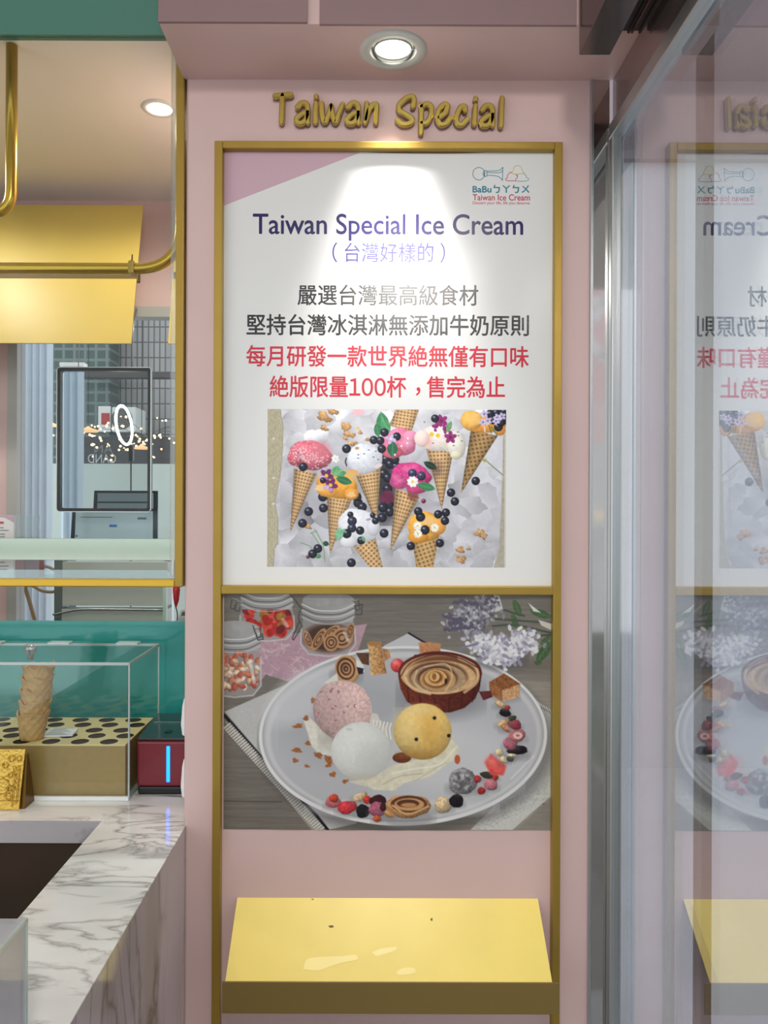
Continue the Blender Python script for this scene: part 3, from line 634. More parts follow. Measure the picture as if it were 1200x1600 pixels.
    c.ell(805, 775, 188, 190, (212, 182, 180), ball=0.26, lx=0.35, ly=-0.7, tex=0.32, ts=0.33, wob=0.02, seed=3); c.ell(740, 760, 100, 130, (186, 160, 164), soft=30, a=0.45)
    for i in range(16): c.ell(rs.uniform(640, 900), rs.uniform(640, 900), 9, 5, (150, 96, 100), ang=rs.randint(180), a=0.7)
    Ev(); c.ell(-40, 920, 60, 70, (206, 200, 190)); [c.curve([(-60 + i * 22, 840 + i * 4), (-70 + i * 22, 900), (-60 + i * 22, 960)], 10, (232, 228, 222)) for i in range(6)]
    c.poly([(-120, 1240), (60, 1130), (330, 1060), (440, 960), (492, 1010), (470, 1080), (300, 1200), (140, 1240), (60, 1290), (-60, 1285)], (222, 216, 198), tex=0.14, ts=0.15); c.curve([(60, 1180), (200, 1150), (360, 1120), (470, 1010)], 12, (240, 236, 224), a=0.7); c.curve([(0, 1250), (100, 1200), (250, 1180)], 9, (186, 178, 158), a=0.6); c.curve([(200, 1230), (330, 1150), (400, 1110)], 7, (190, 182, 164), a=0.6)
    c.ell(475, 1090, 18, 30, (196, 100, 70)); c.ell(120, 1080, 60, 34, (112, 64, 40), tex=0.5)
    c.ell(252, 912, 186, 180, (228, 196, 126), ball=0.34, lx=-0.05, ly=-0.75, tex=0.16, ts=0.2); c.ell(300, 900, 60, 150, (214, 166, 84), ang=-8, soft=26, a=0.6); c.ell(150, 880, 60, 110, (236, 214, 160), soft=30, a=0.6); c.ell(240, 770, 90, 26, (240, 220, 168), soft=12, a=0.6); c.ell(200, 1060, 110, 18, (190, 130, 60), soft=10, a=0.5)
    for (x, y) in ((328, 825), (212, 962), (420, 938)): c.ell(x, y, 12, 12, (42, 36, 36)); c.ell(x + 25, y + 4, 10, 8, (240, 214, 150), a=0.6)
    Dv(); c.ell(925, 1035, 192, 184, (218, 218, 218), ball=0.16, lx=-0.3, ly=-0.5, tex=0.05, ts=0.3); c.ell(1000, 1090, 90, 100, (196, 196, 194), soft=40, a=0.5); c.ell(930, 1200, 90, 14, (198, 190, 172), soft=8, a=0.7); c.ell(850, 900, 20, 7, (190, 188, 186), a=0.6)
    # ---- fruit and nut trail
    def bit(x, y, r, col, q=0.75, an=0, tx=0.45): c.ell(x, y + r * 0.5, r * 1.2, r * 0.5, (128, 126, 132), soft=8, a=0.5); c.ell(x, y, r, r * q, col, ang=an, ball=0.45, tex=tx, ts=0.4, wob=0.08, seed=x)
    bit(748, 1365, 50, (196, 110, 118)); bit(752, 1340, 30, (190, 76, 52), 0.9); bit(838, 1398, 64, (202, 66, 76), 0.65, -12); bit(920, 1330, 50, (206, 184, 150), 0.5, -25); bit(965, 1350, 26, (196, 66, 52), 1); bit(1035, 1360, 54, (64, 26, 34), 0.8); bit(938, 1422, 44, (32, 30, 36), 1.0); bit(1030, 1410, 54, (166, 96, 118), 0.9); bit(1030, 1470, 28, (186, 92, 62), 0.8)
    Ev(); bit(160, 1390, 146, (196, 150, 104), 0.5); bit(40, 1440, 36, (200, 150, 100), 0.5, 25); c.ell(165, 1375, 116, 54, (108, 66, 46), tex=0.3); c.ell(168, 1378, 96, 40, (204, 162, 116)); c.ell(160, 1372, 72, 26, (104, 62, 44)); c.ell(165, 1382, 50, 14, (196, 148, 106)); c.curve([(60, 1385), (160, 1440), (290, 1390)], 12, (214, 172, 128))
    bit(385, 1380, 56, (206, 184, 150), 0.95); bit(470, 1355, 46, (34, 28, 34), 0.95); bit(0, 1395, 20, (70, 30, 40), 1.4)
    bit(510, 1230, 92, (150, 148, 152), 0.92); [c.ell(510 + rs.uniform(-60, 60), 1230 + rs.uniform(-55, 55), 20, 10, [(92, 88, 94), (206, 204, 208), (112, 108, 114)][rs.randint(3)], ang=rs.randint(180), a=0.6) for i in range(34)]
    bit(605, 1215, 24, (178, 50, 56), 1); bit(665, 1190, 44, (62, 62, 44), 0.5, 12); bit(690, 1250, 44, (188, 120, 132), 0.85); bit(630, 1290, 26, (160, 50, 52), 0.9); bit(720, 1205, 20, (176, 60, 60), 0.9)
    c.poly([(650, 1110), (690, 1052), (790, 1130), (770, 1190), (690, 1190)], (222, 88, 84), tex=0.35, soft=4); c.ell(690, 1100, 34, 28, (240, 150, 146), soft=12, a=0.7); c.ell(740, 1150, 28, 24, (232, 120, 110), soft=12, a=0.7)
    bit(745, 1045, 26, (214, 196, 164), 0.9); bit(775, 1092, 32, (216, 198, 160), 0.6, 20); bit(815, 1085, 24, (54, 56, 44), 0.8); bit(860, 1030, 66, (34, 26, 34), 0.45, -4); bit(815, 985, 46, (180, 106, 122), 0.95); bit(825, 1062, 30, (216, 200, 170), 0.35)
    bit(858, 935, 54, (192, 116, 122), 0.75, -8); c.ell(862, 936, 30, 22, (226, 200, 196)); c.ell(862, 936, 12, 8, (190, 110, 110)); bit(842, 865, 44, (156, 66, 80), 0.75, 20); bit(825, 825, 28, (64, 70, 50), 0.6, -15); bit(770, 855, 44, (206, 172, 136), 0.5, -30); bit(785, 890, 34, (186, 130, 100), 0.5, 40); bit(780, 790, 38, (34, 26, 30), 0.7, 15); bit(795, 758, 18, (178, 56, 56), 0.9); bit(745, 735, 36, (206, 176, 136), 0.5, 30)
    c.img = np.clip((c.img / 255.0) ** 1.12 * 255 * np.array([0.985, 0.985, 0.96]), 0, 255)
    return c
def printed(name, c, y, parent, m, d=D0):
    """hang the painted print on the wall as a fine coloured sheet (y may be a function of u)"""
    nx, ny = c.nx, c.ny
    xs = PX(c.xs, D0); zs = PZ(c.ys, D0); org = wloc(parent)
    XX, ZZ = np.meshgrid(xs, zs); u = (c.X - c.xs[0]) / (c.xs[-1] - c.xs[0]); v = (c.Y - c.ys[0]) / (c.ys[-1] - c.ys[0])
    YY = y(u, v) if callable(y) else np.full_like(XX, y)
    co = np.stack([XX - org.x, YY - org.y, ZZ - org.z], -1).reshape(-1, 3).astype(np.float32)
    i = np.arange((ny - 1) * (nx - 1)); r, k = i // (nx - 1), i % (nx - 1); a = r * nx + k
    q = np.stack([a, a + nx, a + nx + 1, a + 1], -1).astype(np.int32)
    me = bpy.data.meshes.new(name); me.vertices.add(len(co)); me.vertices.foreach_set('co', co.ravel())
    me.loops.add(q.size); me.loops.foreach_set('vertex_index', q.ravel()); me.polygons.add(len(q))
    me.polygons.foreach_set('loop_start', np.arange(0, q.size, 4, dtype=np.int32)); me.update(calc_edges=True)
    ca = me.color_attributes.new('print', 'FLOAT_COLOR', 'POINT')
    s = np.clip(c.img, 0, 255) / 255.0; l = np.where(s <= 0.04045, s / 12.92, ((s + 0.055) / 1.055) ** 2.4)
    ca.data.foreach_set('color', np.concatenate([l.reshape(-1, 3), np.ones((nx * ny, 1))], 1).astype(np.float32).ravel())
    me.polygons.foreach_set('use_smooth', [True] * len(q)); me.materials.append(m)
    o = bpy.data.objects.new(name, me); COL.objects.link(o); o.parent = parent
    return o
def print_mat(name, rough):
    m = bpy.data.materials.new(name); m.use_nodes = True; b = m.node_tree.nodes['Principled BSDF']; b.inputs['Roughness'].default_value = rough; b.inputs['Specular IOR Level'].default_value = 0.28
    a = m.node_tree.nodes.new('ShaderNodeAttribute'); a.attribute_name = 'print'; m.node_tree.links.new(a.outputs['Color'], b.inputs['Base Color'])
    return m
# ================================================================ materials
PINK = mat('pink_paint', (216, 186, 181), 0.42, noise=0.03, nscale=6)
PINK2 = mat('shaded_pink_paint', (146, 118, 118), 0.5, noise=0.03, nscale=6)  # fascia pink darkened in its colour, since the downlight misses it
GOLD = mat('gold_paint', (166, 136, 58), 0.38, metal=0.55, noise=0.05, nscale=18)
GOLDF = mat('bright_gold_paint', (214, 172, 60), 0.3, metal=0.6)
TUBE = mat('satin_gold_tube', (196, 160, 62), 0.25, metal=0.85)
YEL = mat('yellow_paint', (190, 166, 82), 0.42, noise=0.04, nscale=9)
YELS = mat('yellow_shelf_paint', (236, 212, 112), 0.40, noise=0.06, nscale=7)
LIP = mat('shaded_lip_paint', (124, 102, 48), 0.45)  # the shelf lip's unlit tone put into its base colour
TEAL = mat('teal_paint', (74, 126, 110), 0.5)
TEALG = mat('teal_gloss', (52, 156, 150), 0.12, coat=0.4)
WHITE = mat('white_paint', (238, 234, 226), 0.5)
CEILM = mat('gloss_ceiling', (232, 228, 218), 0.28)
STEEL = mat('polished_steel', (205, 200, 196), 0.05, metal=1.0)
DSTEEL = mat('bronze_steel', (120, 108, 104), 0.16, metal=1.0)
ALU = mat('satin_aluminium', (188, 192, 192), 0.3, metal=0.9)
DARK = mat('black_plastic', (26, 26, 28), 0.35)
DGREY = mat('dark_grey', (58, 52, 50), 0.5)
TRIMW = mat('lamp_trim', (206, 208, 200), 0.4)
LAMP = mat('lamp_face', (255, 255, 255), 0.5, emit=(255, 252, 246), es=9.0)
WARML = mat('warm_lamp_face', (255, 255, 255), 0.5, emit=(255, 246, 226), es=9.0)
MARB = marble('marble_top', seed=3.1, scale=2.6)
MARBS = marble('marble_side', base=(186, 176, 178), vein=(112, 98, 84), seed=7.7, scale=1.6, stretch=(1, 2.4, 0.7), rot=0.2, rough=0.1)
MARBG = marble('marble_edge', base=(196, 190, 192), vein=(140, 134, 134), seed=1.2, rough=0.2)
BROWNG = mat('brown_gloss', (58, 44, 32), 0.12, noise=0.3, nscale=5)
CLEARW = clear('window_glass', (252, 254, 254), 0.008)
ACRY = clear('clear_acrylic', (251, 255, 254), 0.03)
ACRE = clear('acrylic_edge', (206, 232, 228), 0.22, white=0.42, rough=0.2)
DOORG = clear('door_glass', (242, 246, 249), 0.455)
PAPER = mat('poster_film', (228, 228, 225), 0.23, spec=0.45)
PGREY = mat('paving', (150, 148, 146), 0.6, noise=0.08, nscale=4)

# ================================================================ setting
# poster wall (a deep pier) and its soffit with a round hole for the lamp
WXL, WXR = PX(288.5, D0), PX(923, D0)
struct('wall_back', MB().box(WXL, WXR, 0, 0.9, 0, 2.9), PINK, bevel=0.006)
SZ, SY = 2.417, -0.18
SXL, SXR = PX(285, D0), 0.62
rh = 0.046
mb = MB(); n = 64; ring = [(LX + rh * math.cos(2 * PI * i / n), LY + rh * math.sin(2 * PI * i / n)) for i in range(n)]
outer = []
for i in range(n):
    a = 2 * PI * i / n; dx, dy = math.cos(a), math.sin(a)
    t = min(((SXR if dx > 0 else SXL) - LX) / dx if abs(dx) > 1e-9 else 1e9, ((0.0 if dy > 0 else SY) - LY) / dy if abs(dy) > 1e-9 else 1e9)
    outer.append((LX + dx * t, LY + dy * t))
corn = [(SXR, 0.0), (SXL, 0.0), (SXL, SY), (SXR, SY)]
mb.add([(x, y, SZ) for x, y in ring] + [(x, y, SZ) for x, y in outer], [(i, (i + 1) % n, n + (i + 1) % n, n + i) for i in range(n)])
def ang(p): return math.atan2(p[1] - LY, p[0] - LX) % (2 * PI)
for cx_, cy_ in corn:
    i = int(ang((cx_, cy_)) / (2 * PI) * n); mb.add([(*outer[i], SZ), (cx_, cy_, SZ), (*outer[(i + 1) % n], SZ)], [(0, 1, 2)])
mb.add([(SXL, SY, SZ), (SXR, SY, SZ), (SXR, SY, 2.9), (SXL, SY, 2.9)], [(0, 1, 2, 3)])
mb.add([(SXL, 0, SZ), (SXL, SY, SZ), (SXL, SY, 2.9), (SXL, 0, 2.9)], [(0, 1, 2, 3)])
mb.box(SXL, SXR, SY, 0, 2.88, 2.9)
struct('ceiling', mb, PINK)
d1 = D0 + SY
struct('trim_1', MB().box(PX(246, d1), PX(478, d1), SY - 0.006, SY, PZ(38, d1), 2.9), PINK2)
struct('trim_2', MB().box(PX(497, d1), PX(897, d1), SY - 0.006, SY, PZ(41, d1), 2.9), PINK2)
# street arcade: floor, unseen roof added to shade the fascia
struct('floor', MB().box(-2.6, 9, -8, 8, -0.05, 0), PGREY)
struct('ceiling', MB().box(-2.0, 1.5, -3.2, SY - 0.006, 2.9, 2.96), WHITE)
struct('floor', MB().box(0.56, 6.0, -0.9, 3.0, 0.0, 0.006), mat('pale_paving', (226, 226, 232), 0.55, noise=0.05, nscale=3))
# kiosk shell
KZ = 2.507; BY = 0.85; BD = D0 + BY
struct('ceiling', MB().box(-2.1, WXL, 0.02, BY + 0.05, KZ, KZ + 0.05), CEILM)
struct('trim_3', MB().box(-2.1, WXL - 0.0, 0.0, 0.02, KZ, 2.9), TEAL)
OX0, OX1 = PX(12, BD), -0.42
struct('wall_back', MB().box(-2.1, WXL, BY, BY + 0.05, PZ(480, BD), KZ), PINK)
struct('wall_left', MB().box(-2.15, -2.1, -0.9, BY + 0.05, 0, 2.9), PINK)
struct('wall_back', MB().box(-2.1, OX0, BY, BY + 0.05, 0, PZ(480, BD)), PINK)
struct('wall_back', MB().box(OX0, WXL, BY, BY + 0.05, 0, 0.95), WHITE)
w1 = struct_root('mirror_window_1', (OX0, BY, 0.95))  # back mirror built as a clear pane, its reflections solid behind it
struct('window_frame', MB().box(OX0, PX(27, BD), BY - 0.005, BY + 0.05, 0.95, PZ(480, BD)).box(OX0, WXL, BY + 0.0, BY + 0.05, PZ(496, BD), PZ(480, BD)), mat('grey_frame', (176, 176, 172), 0.5), w1)
struct('window_pane', MB().box(PX(27, BD), WXL, BY + 0.022, BY + 0.026, 0.95, PZ(496, BD)), CLEARW, w1)
# gold framed serving window, flush with the poster wall
w2 = struct_root('window_2', (PX(150, D0), 0, PZ(918, D0)))
gx0, gx1 = PX(274, D0), PX(287, D0)
struct('window_frame', MB().box(gx0, gx1, -0.006, 0.02, PZ(918, D0), KZ), GOLD, w2, 0.002)
struct('window_frame', MB().box(-2.0, gx0, -0.006, 0.02, PZ(918, D0), PZ(906, D0)), GOLDF, w2, 0.002)
struct('window_pane', MB().box(-2.0, PX(265, D0), 0.006, 0.010, PZ(906, D0), KZ), CLEARW, w2)
struct('window_bevel', MB().box(PX(265, D0), gx0, 0.002, 0.012, PZ(906, D0), KZ), clear('bevelled_glass', (236, 238, 232), 0.10, white=0.10, rough=0.08), w2)
struct('window_bevel', MB().sheet((-2.0, 0.012, PZ(906, D0)), (gx0, 0.012, PZ(906, D0)), (PX(258, D0), 0.014, PZ(893, D0)), (-2.0, 0.014, PZ(893, D0)), 0.002), clear('bevelled_glass_foot', (226, 240, 240), 0.18, white=0.08, rough=0.05), w2)

# ---- automatic glass door at right angles to the wall, with its steel jamb and operator
GX = PX(956, D0)
dr = struct_root('door_1', (GX, -0.6, 0))
struct('door_glass', MB().box(GX, GX + 0.008, -2.2, -0.022, 0.03, 2.30), DOORG, dr)
struct('door_rail', MB().box(GX - 0.012, GX + 0.020, -2.2, -0.008, 2.292, 2.322), ALU, dr, 0.002)
struct('door_rail', MB().box(GX - 0.006, GX + 0.014, -2.2, -0.008, 0.0, 0.05), ALU, dr, 0.002)
struct('door_stile', MB().box(GX - 0.010, GX + 0.014, -0.026, -0.004, 0.0, 2.31), ALU, dr, 0.003)
jb = MB(); jx0, jx1, jz = WXR - 0.0, GX - 0.008, PZ(118, D0)
pts = [(jx0, 0.0), (jx1, 0.0), (jx1, jz)] + [(jx0 + 0.014 * (1 - math.sin(a)), jz - 0.014 * (1 - math.cos(a))) for a in np.linspace(0, PI / 2, 7)]
jb.prism(pts, 'y', -0.003, 0.06)
struct('trim_4', jb, STEEL, bevel=0.001)
struct('trim_5', MB().box(WXR - 0.004, WXR + 0.002, -0.007, 0.02, 0, jz - 0.01), ALU, bevel=0.001)
struct('trim_6', MB().box(GX - 0.002, GX + 0.004, -2.2, -0.004, 2.322, 2.416), mat('brushed_header', (176, 160, 158), 0.22, metal=0.9), bevel=0.0)
# operator beam under the soffit front
bx0, bx1, bz = PX(901, d1), PX(949, d1), PZ(88, d1)
op = struct_root('trim_7', ((bx0 + bx1) / 2, SY - 0.3, bz))
struct('operator_beam', MB().box(bx0, bx1, -2.2, SY - 0.006, bz, 2.9), DSTEEL, op, 0.001)
struct('operator_tray', MB().box(bx1 + 0.006, GX - 0.006, -2.2, SY - 0.006, PZ(50, d1), PZ(50, d1) + 0.05), DGREY, op)
for k, xx in enumerate((0.012, 0.030, 0.036, 0.050)):
    struct('operator_track', MB().box(bx1 + xx, bx1 + xx + 0.004, -2.2, SY - 0.008, PZ(50, d1) - 0.006, PZ(50, d1)), DARK if k % 2 else DSTEEL, op)
struct('operator_screw', MB().lathe((bx1 + 0.012, SY - 0.03, PZ(50, d1) - 0.004), [(0.004, 0), (0.004, 0.006)], 12), ALU, op)

# ================================================================ poster wall things
# ---- gold frame standing on two long legs
GY = -0.020
fr = thing('poster_stand', (PX(606, D0), -0.01, 0), 'tall gold metal frame on the pink wall holding both posters', 'stand')
dF = D0 + GY
fxl0, fxl1, fxr0, fxr1 = PX(333, dF), PX(346, dF), PX(865, dF), PX(877.5, dF)
MB().box(fxl0, fxl1, GY, -0.0004, 0.0, PZ(220.5, dF) - 0.0).build('upright', GOLD, fr, 0.0015)
MB().box(fxr0, fxr1, GY, -0.0004, 0.0, PZ(220.5, dF) - 0.0).build('upright', GOLD, fr, 0.0015)
MB().box(fxl1, fxr0, GY, -0.0004, PZ(232, dF), PZ(220.5, dF)).build('top_rail', GOLD, fr, 0.0015)
MB().box(fxl1, fxr0, GY, -0.0004, PZ(929, dF), PZ(916, dF)).build('middle_rail', GOLD, fr, 0.0015)
# ---- upper poster
PY = -0.0030
def xw(p): return PX(p, D0 + PY)
def zw(p): return PZ(p, D0 + PY)
po = thing('poster', (xw(605), PY, zw(915)), 'tall white poster with Chinese writing and a photo of ice cream cones', 'poster')
top = [(346, 235), (400, 235), (470, 236.5), (560, 238), (640, 240), (700, 240), (760, 238), (820, 236), (863.5, 235.5)]
mb = MB(); mb.prism([(xw(346), zw(915.5)), (xw(864.5), zw(915.5))] + [(xw(a), zw(b)) for a, b in top[::-1]], 'y', PY, PY + 0.0008)
mb.build('sheet', PAPER, po)
def pm(name, rgb): return mat(name, rgb, 0.23, spec=0.45)
MB().poly([(xw(346), zw(323)), (xw(346), zw(235.5)), (xw(470), zw(237)), (xw(561), zw(238.5))], PY - 3e-5).build('corner_panel', pm('print_pink', (206, 172, 184)), po)
NAVY, BLK, RED, VIO = pm('print_navy', (36, 24, 92)), pm('print_black', (24, 22, 24)), pm('print_red', (206, 32, 56)), pm('print_violet', (64, 58, 136))
def tl(name, txt, a, b, t, u, m, bold=0.0006, **k):
    return text_on_wall(name, txt, xw(a), xw(b), zw(u), zw(t), PY - 3e-5, m, po, bold, **k)
tl('headline', 'Taiwan Special Ice Cream', 394, 815.5, 334.5, 376, NAVY, 0.0007, gap=0.085, space=0.2)
tl('text_line', '( 台灣好樣的 )', 518, 694, 379, 410, VIO, 0.0002)
tl('text_line', '嚴選台灣最高級食材', 464, 746, 445, 477, BLK, 0.0005)
tl('text_line', '堅持台灣冰淇淋無添加牛奶原則', 384.5, 825, 491.5, 524, BLK, 0.0007)
tl('text_line', '每月研發一款世界絶無僅有口味', 384.5, 825, 540, 573, RED, 0.0007)
tl('text_line', '絶版限量100杯，售完為止', 421, 788, 587.5, 621, RED, 0.0007)
# printed emblem
TLB, LR, LY_, LGY = pm('print_teal', (44, 128, 146)), pm('print_crimson', (190, 60, 86)), pm('print_mustard', (206, 192, 96)), pm('print_slate', (140, 152, 172))
def zl(p): return (xw(720 + p[0] / 9.2308), zw(240 + p[1] / 9.2308))
mb = MB(); W_ = 0.0014
ribbon(mb, [zl((243 + 86 * math.cos(a), 285 + 90 * math.sin(a))) for a in np.linspace(-0.4, 2 * PI - 0.45, 40)], W_, PY - 3e-5)
for p in ([(312, 255), (302, 285), (316, 318)], [(322, 243), (355, 243), (358, 315), (325, 318), (322, 243)], [(358, 252), (430, 245), (520, 240), (560, 220), (590, 190)], [(590, 190), (586, 285), (584, 380)], [(358, 310), (430, 308), (515, 322), (555, 345), (584, 380)], [(358, 270), (470, 270), (550, 268), (582, 240)]):
    ribbon(mb, [zl(q) for q in crom(p, 6)], W_, PY - 3e-5)
mb.build('emblem_horn', TLB, po)
mb = MB(); ribbon(mb, [zl(q) for q in crom([(710, 262), (690, 268), (662, 300), (650, 345), (630, 358), (650, 382), (710, 386), (785, 384)], 6)], W_, PY - 3e-5); ribbon(mb, [zl(q) for q in crom([(775, 290), (798, 320), (795, 350)], 6)], W_, PY - 4e-5); mb.build('emblem_scoop', LR, po)
mb = MB(); ribbon(mb, [zl(q) for q in crom([(708, 268), (738, 235), (755, 185), (800, 165), (850, 185), (868, 230), (892, 258), (885, 275), (830, 285), (760, 290), (708, 268)], 6)], W_, PY - 3e-5); mb.build('emblem_scoop', LY_, po)
mb = MB(); ribbon(mb, [zl(q) for q in crom([(885, 280), (915, 300), (935, 340), (962, 355), (945, 382), (860, 392), (785, 385), (775, 355), (795, 345), (805, 300)], 6)], W_, PY - 3e-5); mb.build('emblem_scoop', LGY, po)
tl('emblem_lettering', 'BaBuㄅㄚㄅㄨ', 737, 825, 288.5, 300.5, TLB, 0.0006, gap=0.14)
tl('emblem_lettering', 'Taiwan Ice Cream', 737, 826, 303, 312.5, LR, 0.0003)
tl('emblem_lettering', 'Dessert your life, life you deserve.', 737, 827, 314, 320, LR, 0.0001, gap=0.12)
PRM = print_mat('print_gloss', 0.24); PRM2 = print_mat('print_satin', 0.26)
printed('cone_photo', paint_cones(), PY - 3e-5, po, PRM)
# ---- lower poster, its sheet bowed a few millimetres off the wall
def bow(u, v): return -0.0012 - 0.0024 * (1 - (2 * u - 1) ** 2) * np.clip(v, 0, 1) ** 1.5 - 0.0004 * np.sin(u * 40) * v ** 6
lp = thing('poster', (PX(608, D0), -0.001, PZ(1296, D0)), 'wide photo poster of ice cream scoops and a tart on a grey plate', 'poster')
printed('plate_photo', paint_plate(), bow, lp, PRM2)
# ---- sloped yellow shelf with a front lip
sh = thing('display_shelf', (PX(608, D0), -0.06, PZ(1583, D0 - 0.122)), 'sloping yellow metal shelf with a front lip below the posters', 'shelf')
sY = -0.127; dS = D0 + sY
sx0, sx1, sz1, sz0 = PX(373, D0), PX(842.5, D0), PZ(1403, D0), PZ(1535, dS)
MB().sheet((sx0, sY, sz0), (sx1, sY, sz0), (sx1, -0.0005, sz1), (sx0, -0.0005, sz1), -0.0025).build('sloped_plate', YELS, sh)
MB().box(PX(350, dS), PX(876, dS), sY - 0.003, sY, PZ(1583, dS), PZ(1533.5, dS)).build('front_lip', LIP, sh, 0.0008)
SM = mat('pale_patch_tone', (246, 226, 146), 0.35); CH = mat('scuff', (96, 74, 28), 0.5)
def onshelf(px, py):                         # photo point -> point on the sloping plate
    k = (sz0 - sz1) / (sY + 0.0005); dz = (CY - py) / F
    y = (sz1 - EYE - dz * D0 + 0.0005 * k) / (dz - k); d = D0 + y
    return (PX(px, d), y - 0.0002, EYE + dz * d + 0.0004)
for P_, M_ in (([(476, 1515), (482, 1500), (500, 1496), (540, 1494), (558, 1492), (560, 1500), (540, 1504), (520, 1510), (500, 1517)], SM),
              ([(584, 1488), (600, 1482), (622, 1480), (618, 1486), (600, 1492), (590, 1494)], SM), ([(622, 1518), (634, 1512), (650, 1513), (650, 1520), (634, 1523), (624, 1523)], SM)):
    C_ = [tuple(q) for q in crom(P_ + P_[:1], 6)[:-1]]; MB().add([onshelf(*p) for p in C_], [tuple(range(len(C_)))]).build('pale_patch', M_, sh, label='flat pale patch on the yellow shelf')  # paler patches as thin flat shapes on the plate
for P_ in ([(515, 1447), (522, 1446), (524, 1449), (518, 1450)], [(675, 1435), (678, 1434), (678, 1439), (675, 1438)], [(488, 1405), (493, 1405), (491, 1407)]):
    MB().add([onshelf(*p) for p in P_], [tuple(range(len(P_)))]).build('scuff', CH, sh, label='dark speck on the yellow shelf')
# ---- soffit downlight
dl = thing('ceiling_downlight', (LX, LY, SZ - 0.004), 'round recessed downlight with pale trim ring in the pink soffit', 'downlight')
MB().lathe((LX, LY, SZ), [(0.044, 0.001), (0.044, -0.004), (0.060, -0.004), (0.064, -0.0005), (0.064, 0.0)], 48, cap=False).build('trim_ring', TRIMW, dl)
MB().lathe((LX, LY, SZ), [(0.0445, 0.0), (0.042, 0.06), (0.03, 0.085), (0.001, 0.085)], 48, cap=False).build('housing', mat('lamp_housing', (120, 120, 110), 0.45), dl)
mb = MB(); nd = Vector((0, -0.66, -0.75)).normalized(); ux = Vector((1, 0, 0)); uy = nd.cross(ux); cc = Vector((LX, LY + 0.020, SZ + 0.014))
mb.add([cc + ux * (0.036 * math.cos(a)) + uy * (0.018 * math.sin(a)) for a in np.linspace(0, 2 * PI, 37)[:-1]], [tuple(range(36))])
mb.build('lamp_face', LAMP, dl)
MB().tube([cc + ux * (0.036 * math.cos(a)) + uy * (0.018 * math.sin(a)) + nd * 0.001 for a in np.linspace(0, 2 * PI, 33)], 0.0022, 8, False).build('lamp_rim', TRIMW, dl)
# ---- standing letters
LG = mat('mirror_gold', (196, 172, 88), 0.28, metal=0.7); LA = clear('acrylic_letter_body', (240, 226, 220), 0.10, white=0.06)
def T1(p): return (PX(400 + p[0] / 5.4545, D0 - .016), PZ(130 + p[1] / 5.4545, D0 - .016))
def T2(p): return (PX(600 + p[0] / 5.4545, D0 - .016), PZ(130 + p[1] / 5.4545, D0 - .016))
aA = [[(340, 200), (372, 166), (412, 168), (428, 205), (426, 270), (428, 330)], [(424, 245), (380, 258), (334, 296), (340, 330), (375, 336), (408, 312), (426, 270)]]
sft = lambda st, dx, dy: [[(x + dx, y + dy) for x, y in s_] for s_ in st]
LET = [('T', 'large gold letter T, first letter of the wall sign', T1, [[(148, 104), (220, 98), (284, 92)], [(212, 104), (208, 220), (204, 328)]]),
 ('a', 'gold letter a right after the large T', T1, aA),
 ('i', 'gold letter i between the a and w of the first sign word', T1, [[(498, 172), (493, 250), (494, 326)], [(500, 108), (502, 114)]]),
 ('w', 'gold letter w in the first sign word', T1, [[(548, 172), (552, 250), (572, 325), (604, 272), (628, 190)], [(628, 190), (640, 260), (664, 328), (696, 250), (724, 176)]]),
 ('a', 'gold letter a between the w and n of the sign', T1, sft(aA, 432, 0)),
 ('n', 'gold letter n ending the first sign word', T1, [[(932, 168), (930, 250), (918, 326)], [(926, 300), (950, 220), (990, 176), (1016, 182), (1014, 250), (1010, 326)]]),
 ('S', 'large gold letter S starting the second sign word', T2, [[(234, 190), (246, 140), (228, 106), (170, 124), (118, 180), (122, 226), (180, 262), (228, 298), (212, 332), (150, 342), (104, 308)]]),
 ('p', 'gold letter p with a tail hanging below the sign', T2, [[(306, 176), (306, 300), (304, 416)], [(312, 190), (352, 170), (390, 190), (390, 260), (356, 326), (316, 332)]]),
 ('e', 'gold letter e in the second sign word', T2, [[(462, 282), (516, 236), (532, 186), (500, 172), (456, 224), (446, 300), (478, 344), (524, 330), (556, 286)]]),
 ('c', 'gold letter c in the second sign word', T2, [[(682, 222), (676, 188), (642, 198), (612, 262), (612, 326), (650, 344), (702, 296)]]),
 ('i', 'gold letter i after the c of the sign', T2, [[(768, 188), (764, 260), (762, 338)], [(771, 122), (773, 128)]]),
 ('a', 'gold letter a next to last in the wall sign', T2, sft(aA, 488, 16)),
 ('l', 'gold letter l, last letter of the wall sign', T2, [[(997, 118), (992, 240), (988, 354)]])]
for ch, lab, T_, st in LET:
    allp = [T_(p) for s_ in st for p in s_]; cx_ = sum(p[0] for p in allp) / len(allp); cz_ = min(p[1] for p in allp)
    lt = thing('sign_letter', (cx_, -0.005, cz_), lab, 'letter', 'gold letters of the wall sign')
    f_, b_ = MB(), MB()
    for s_ in st:
        q = [T_(p) for p in (crom(s_, 7) if len(s_) > 2 else s_)]
        solid_stroke(f_, q, 0.0108 if ch != 'T' else 0.0112, -0.016, -0.009, 0.0022); solid_stroke(b_, q, 0.0112, -0.009, -0.0005, 0.0005)
    f_.build('gold_face', LG, lt); b_.build('clear_backing', LA, lt, label='clear acrylic backing')
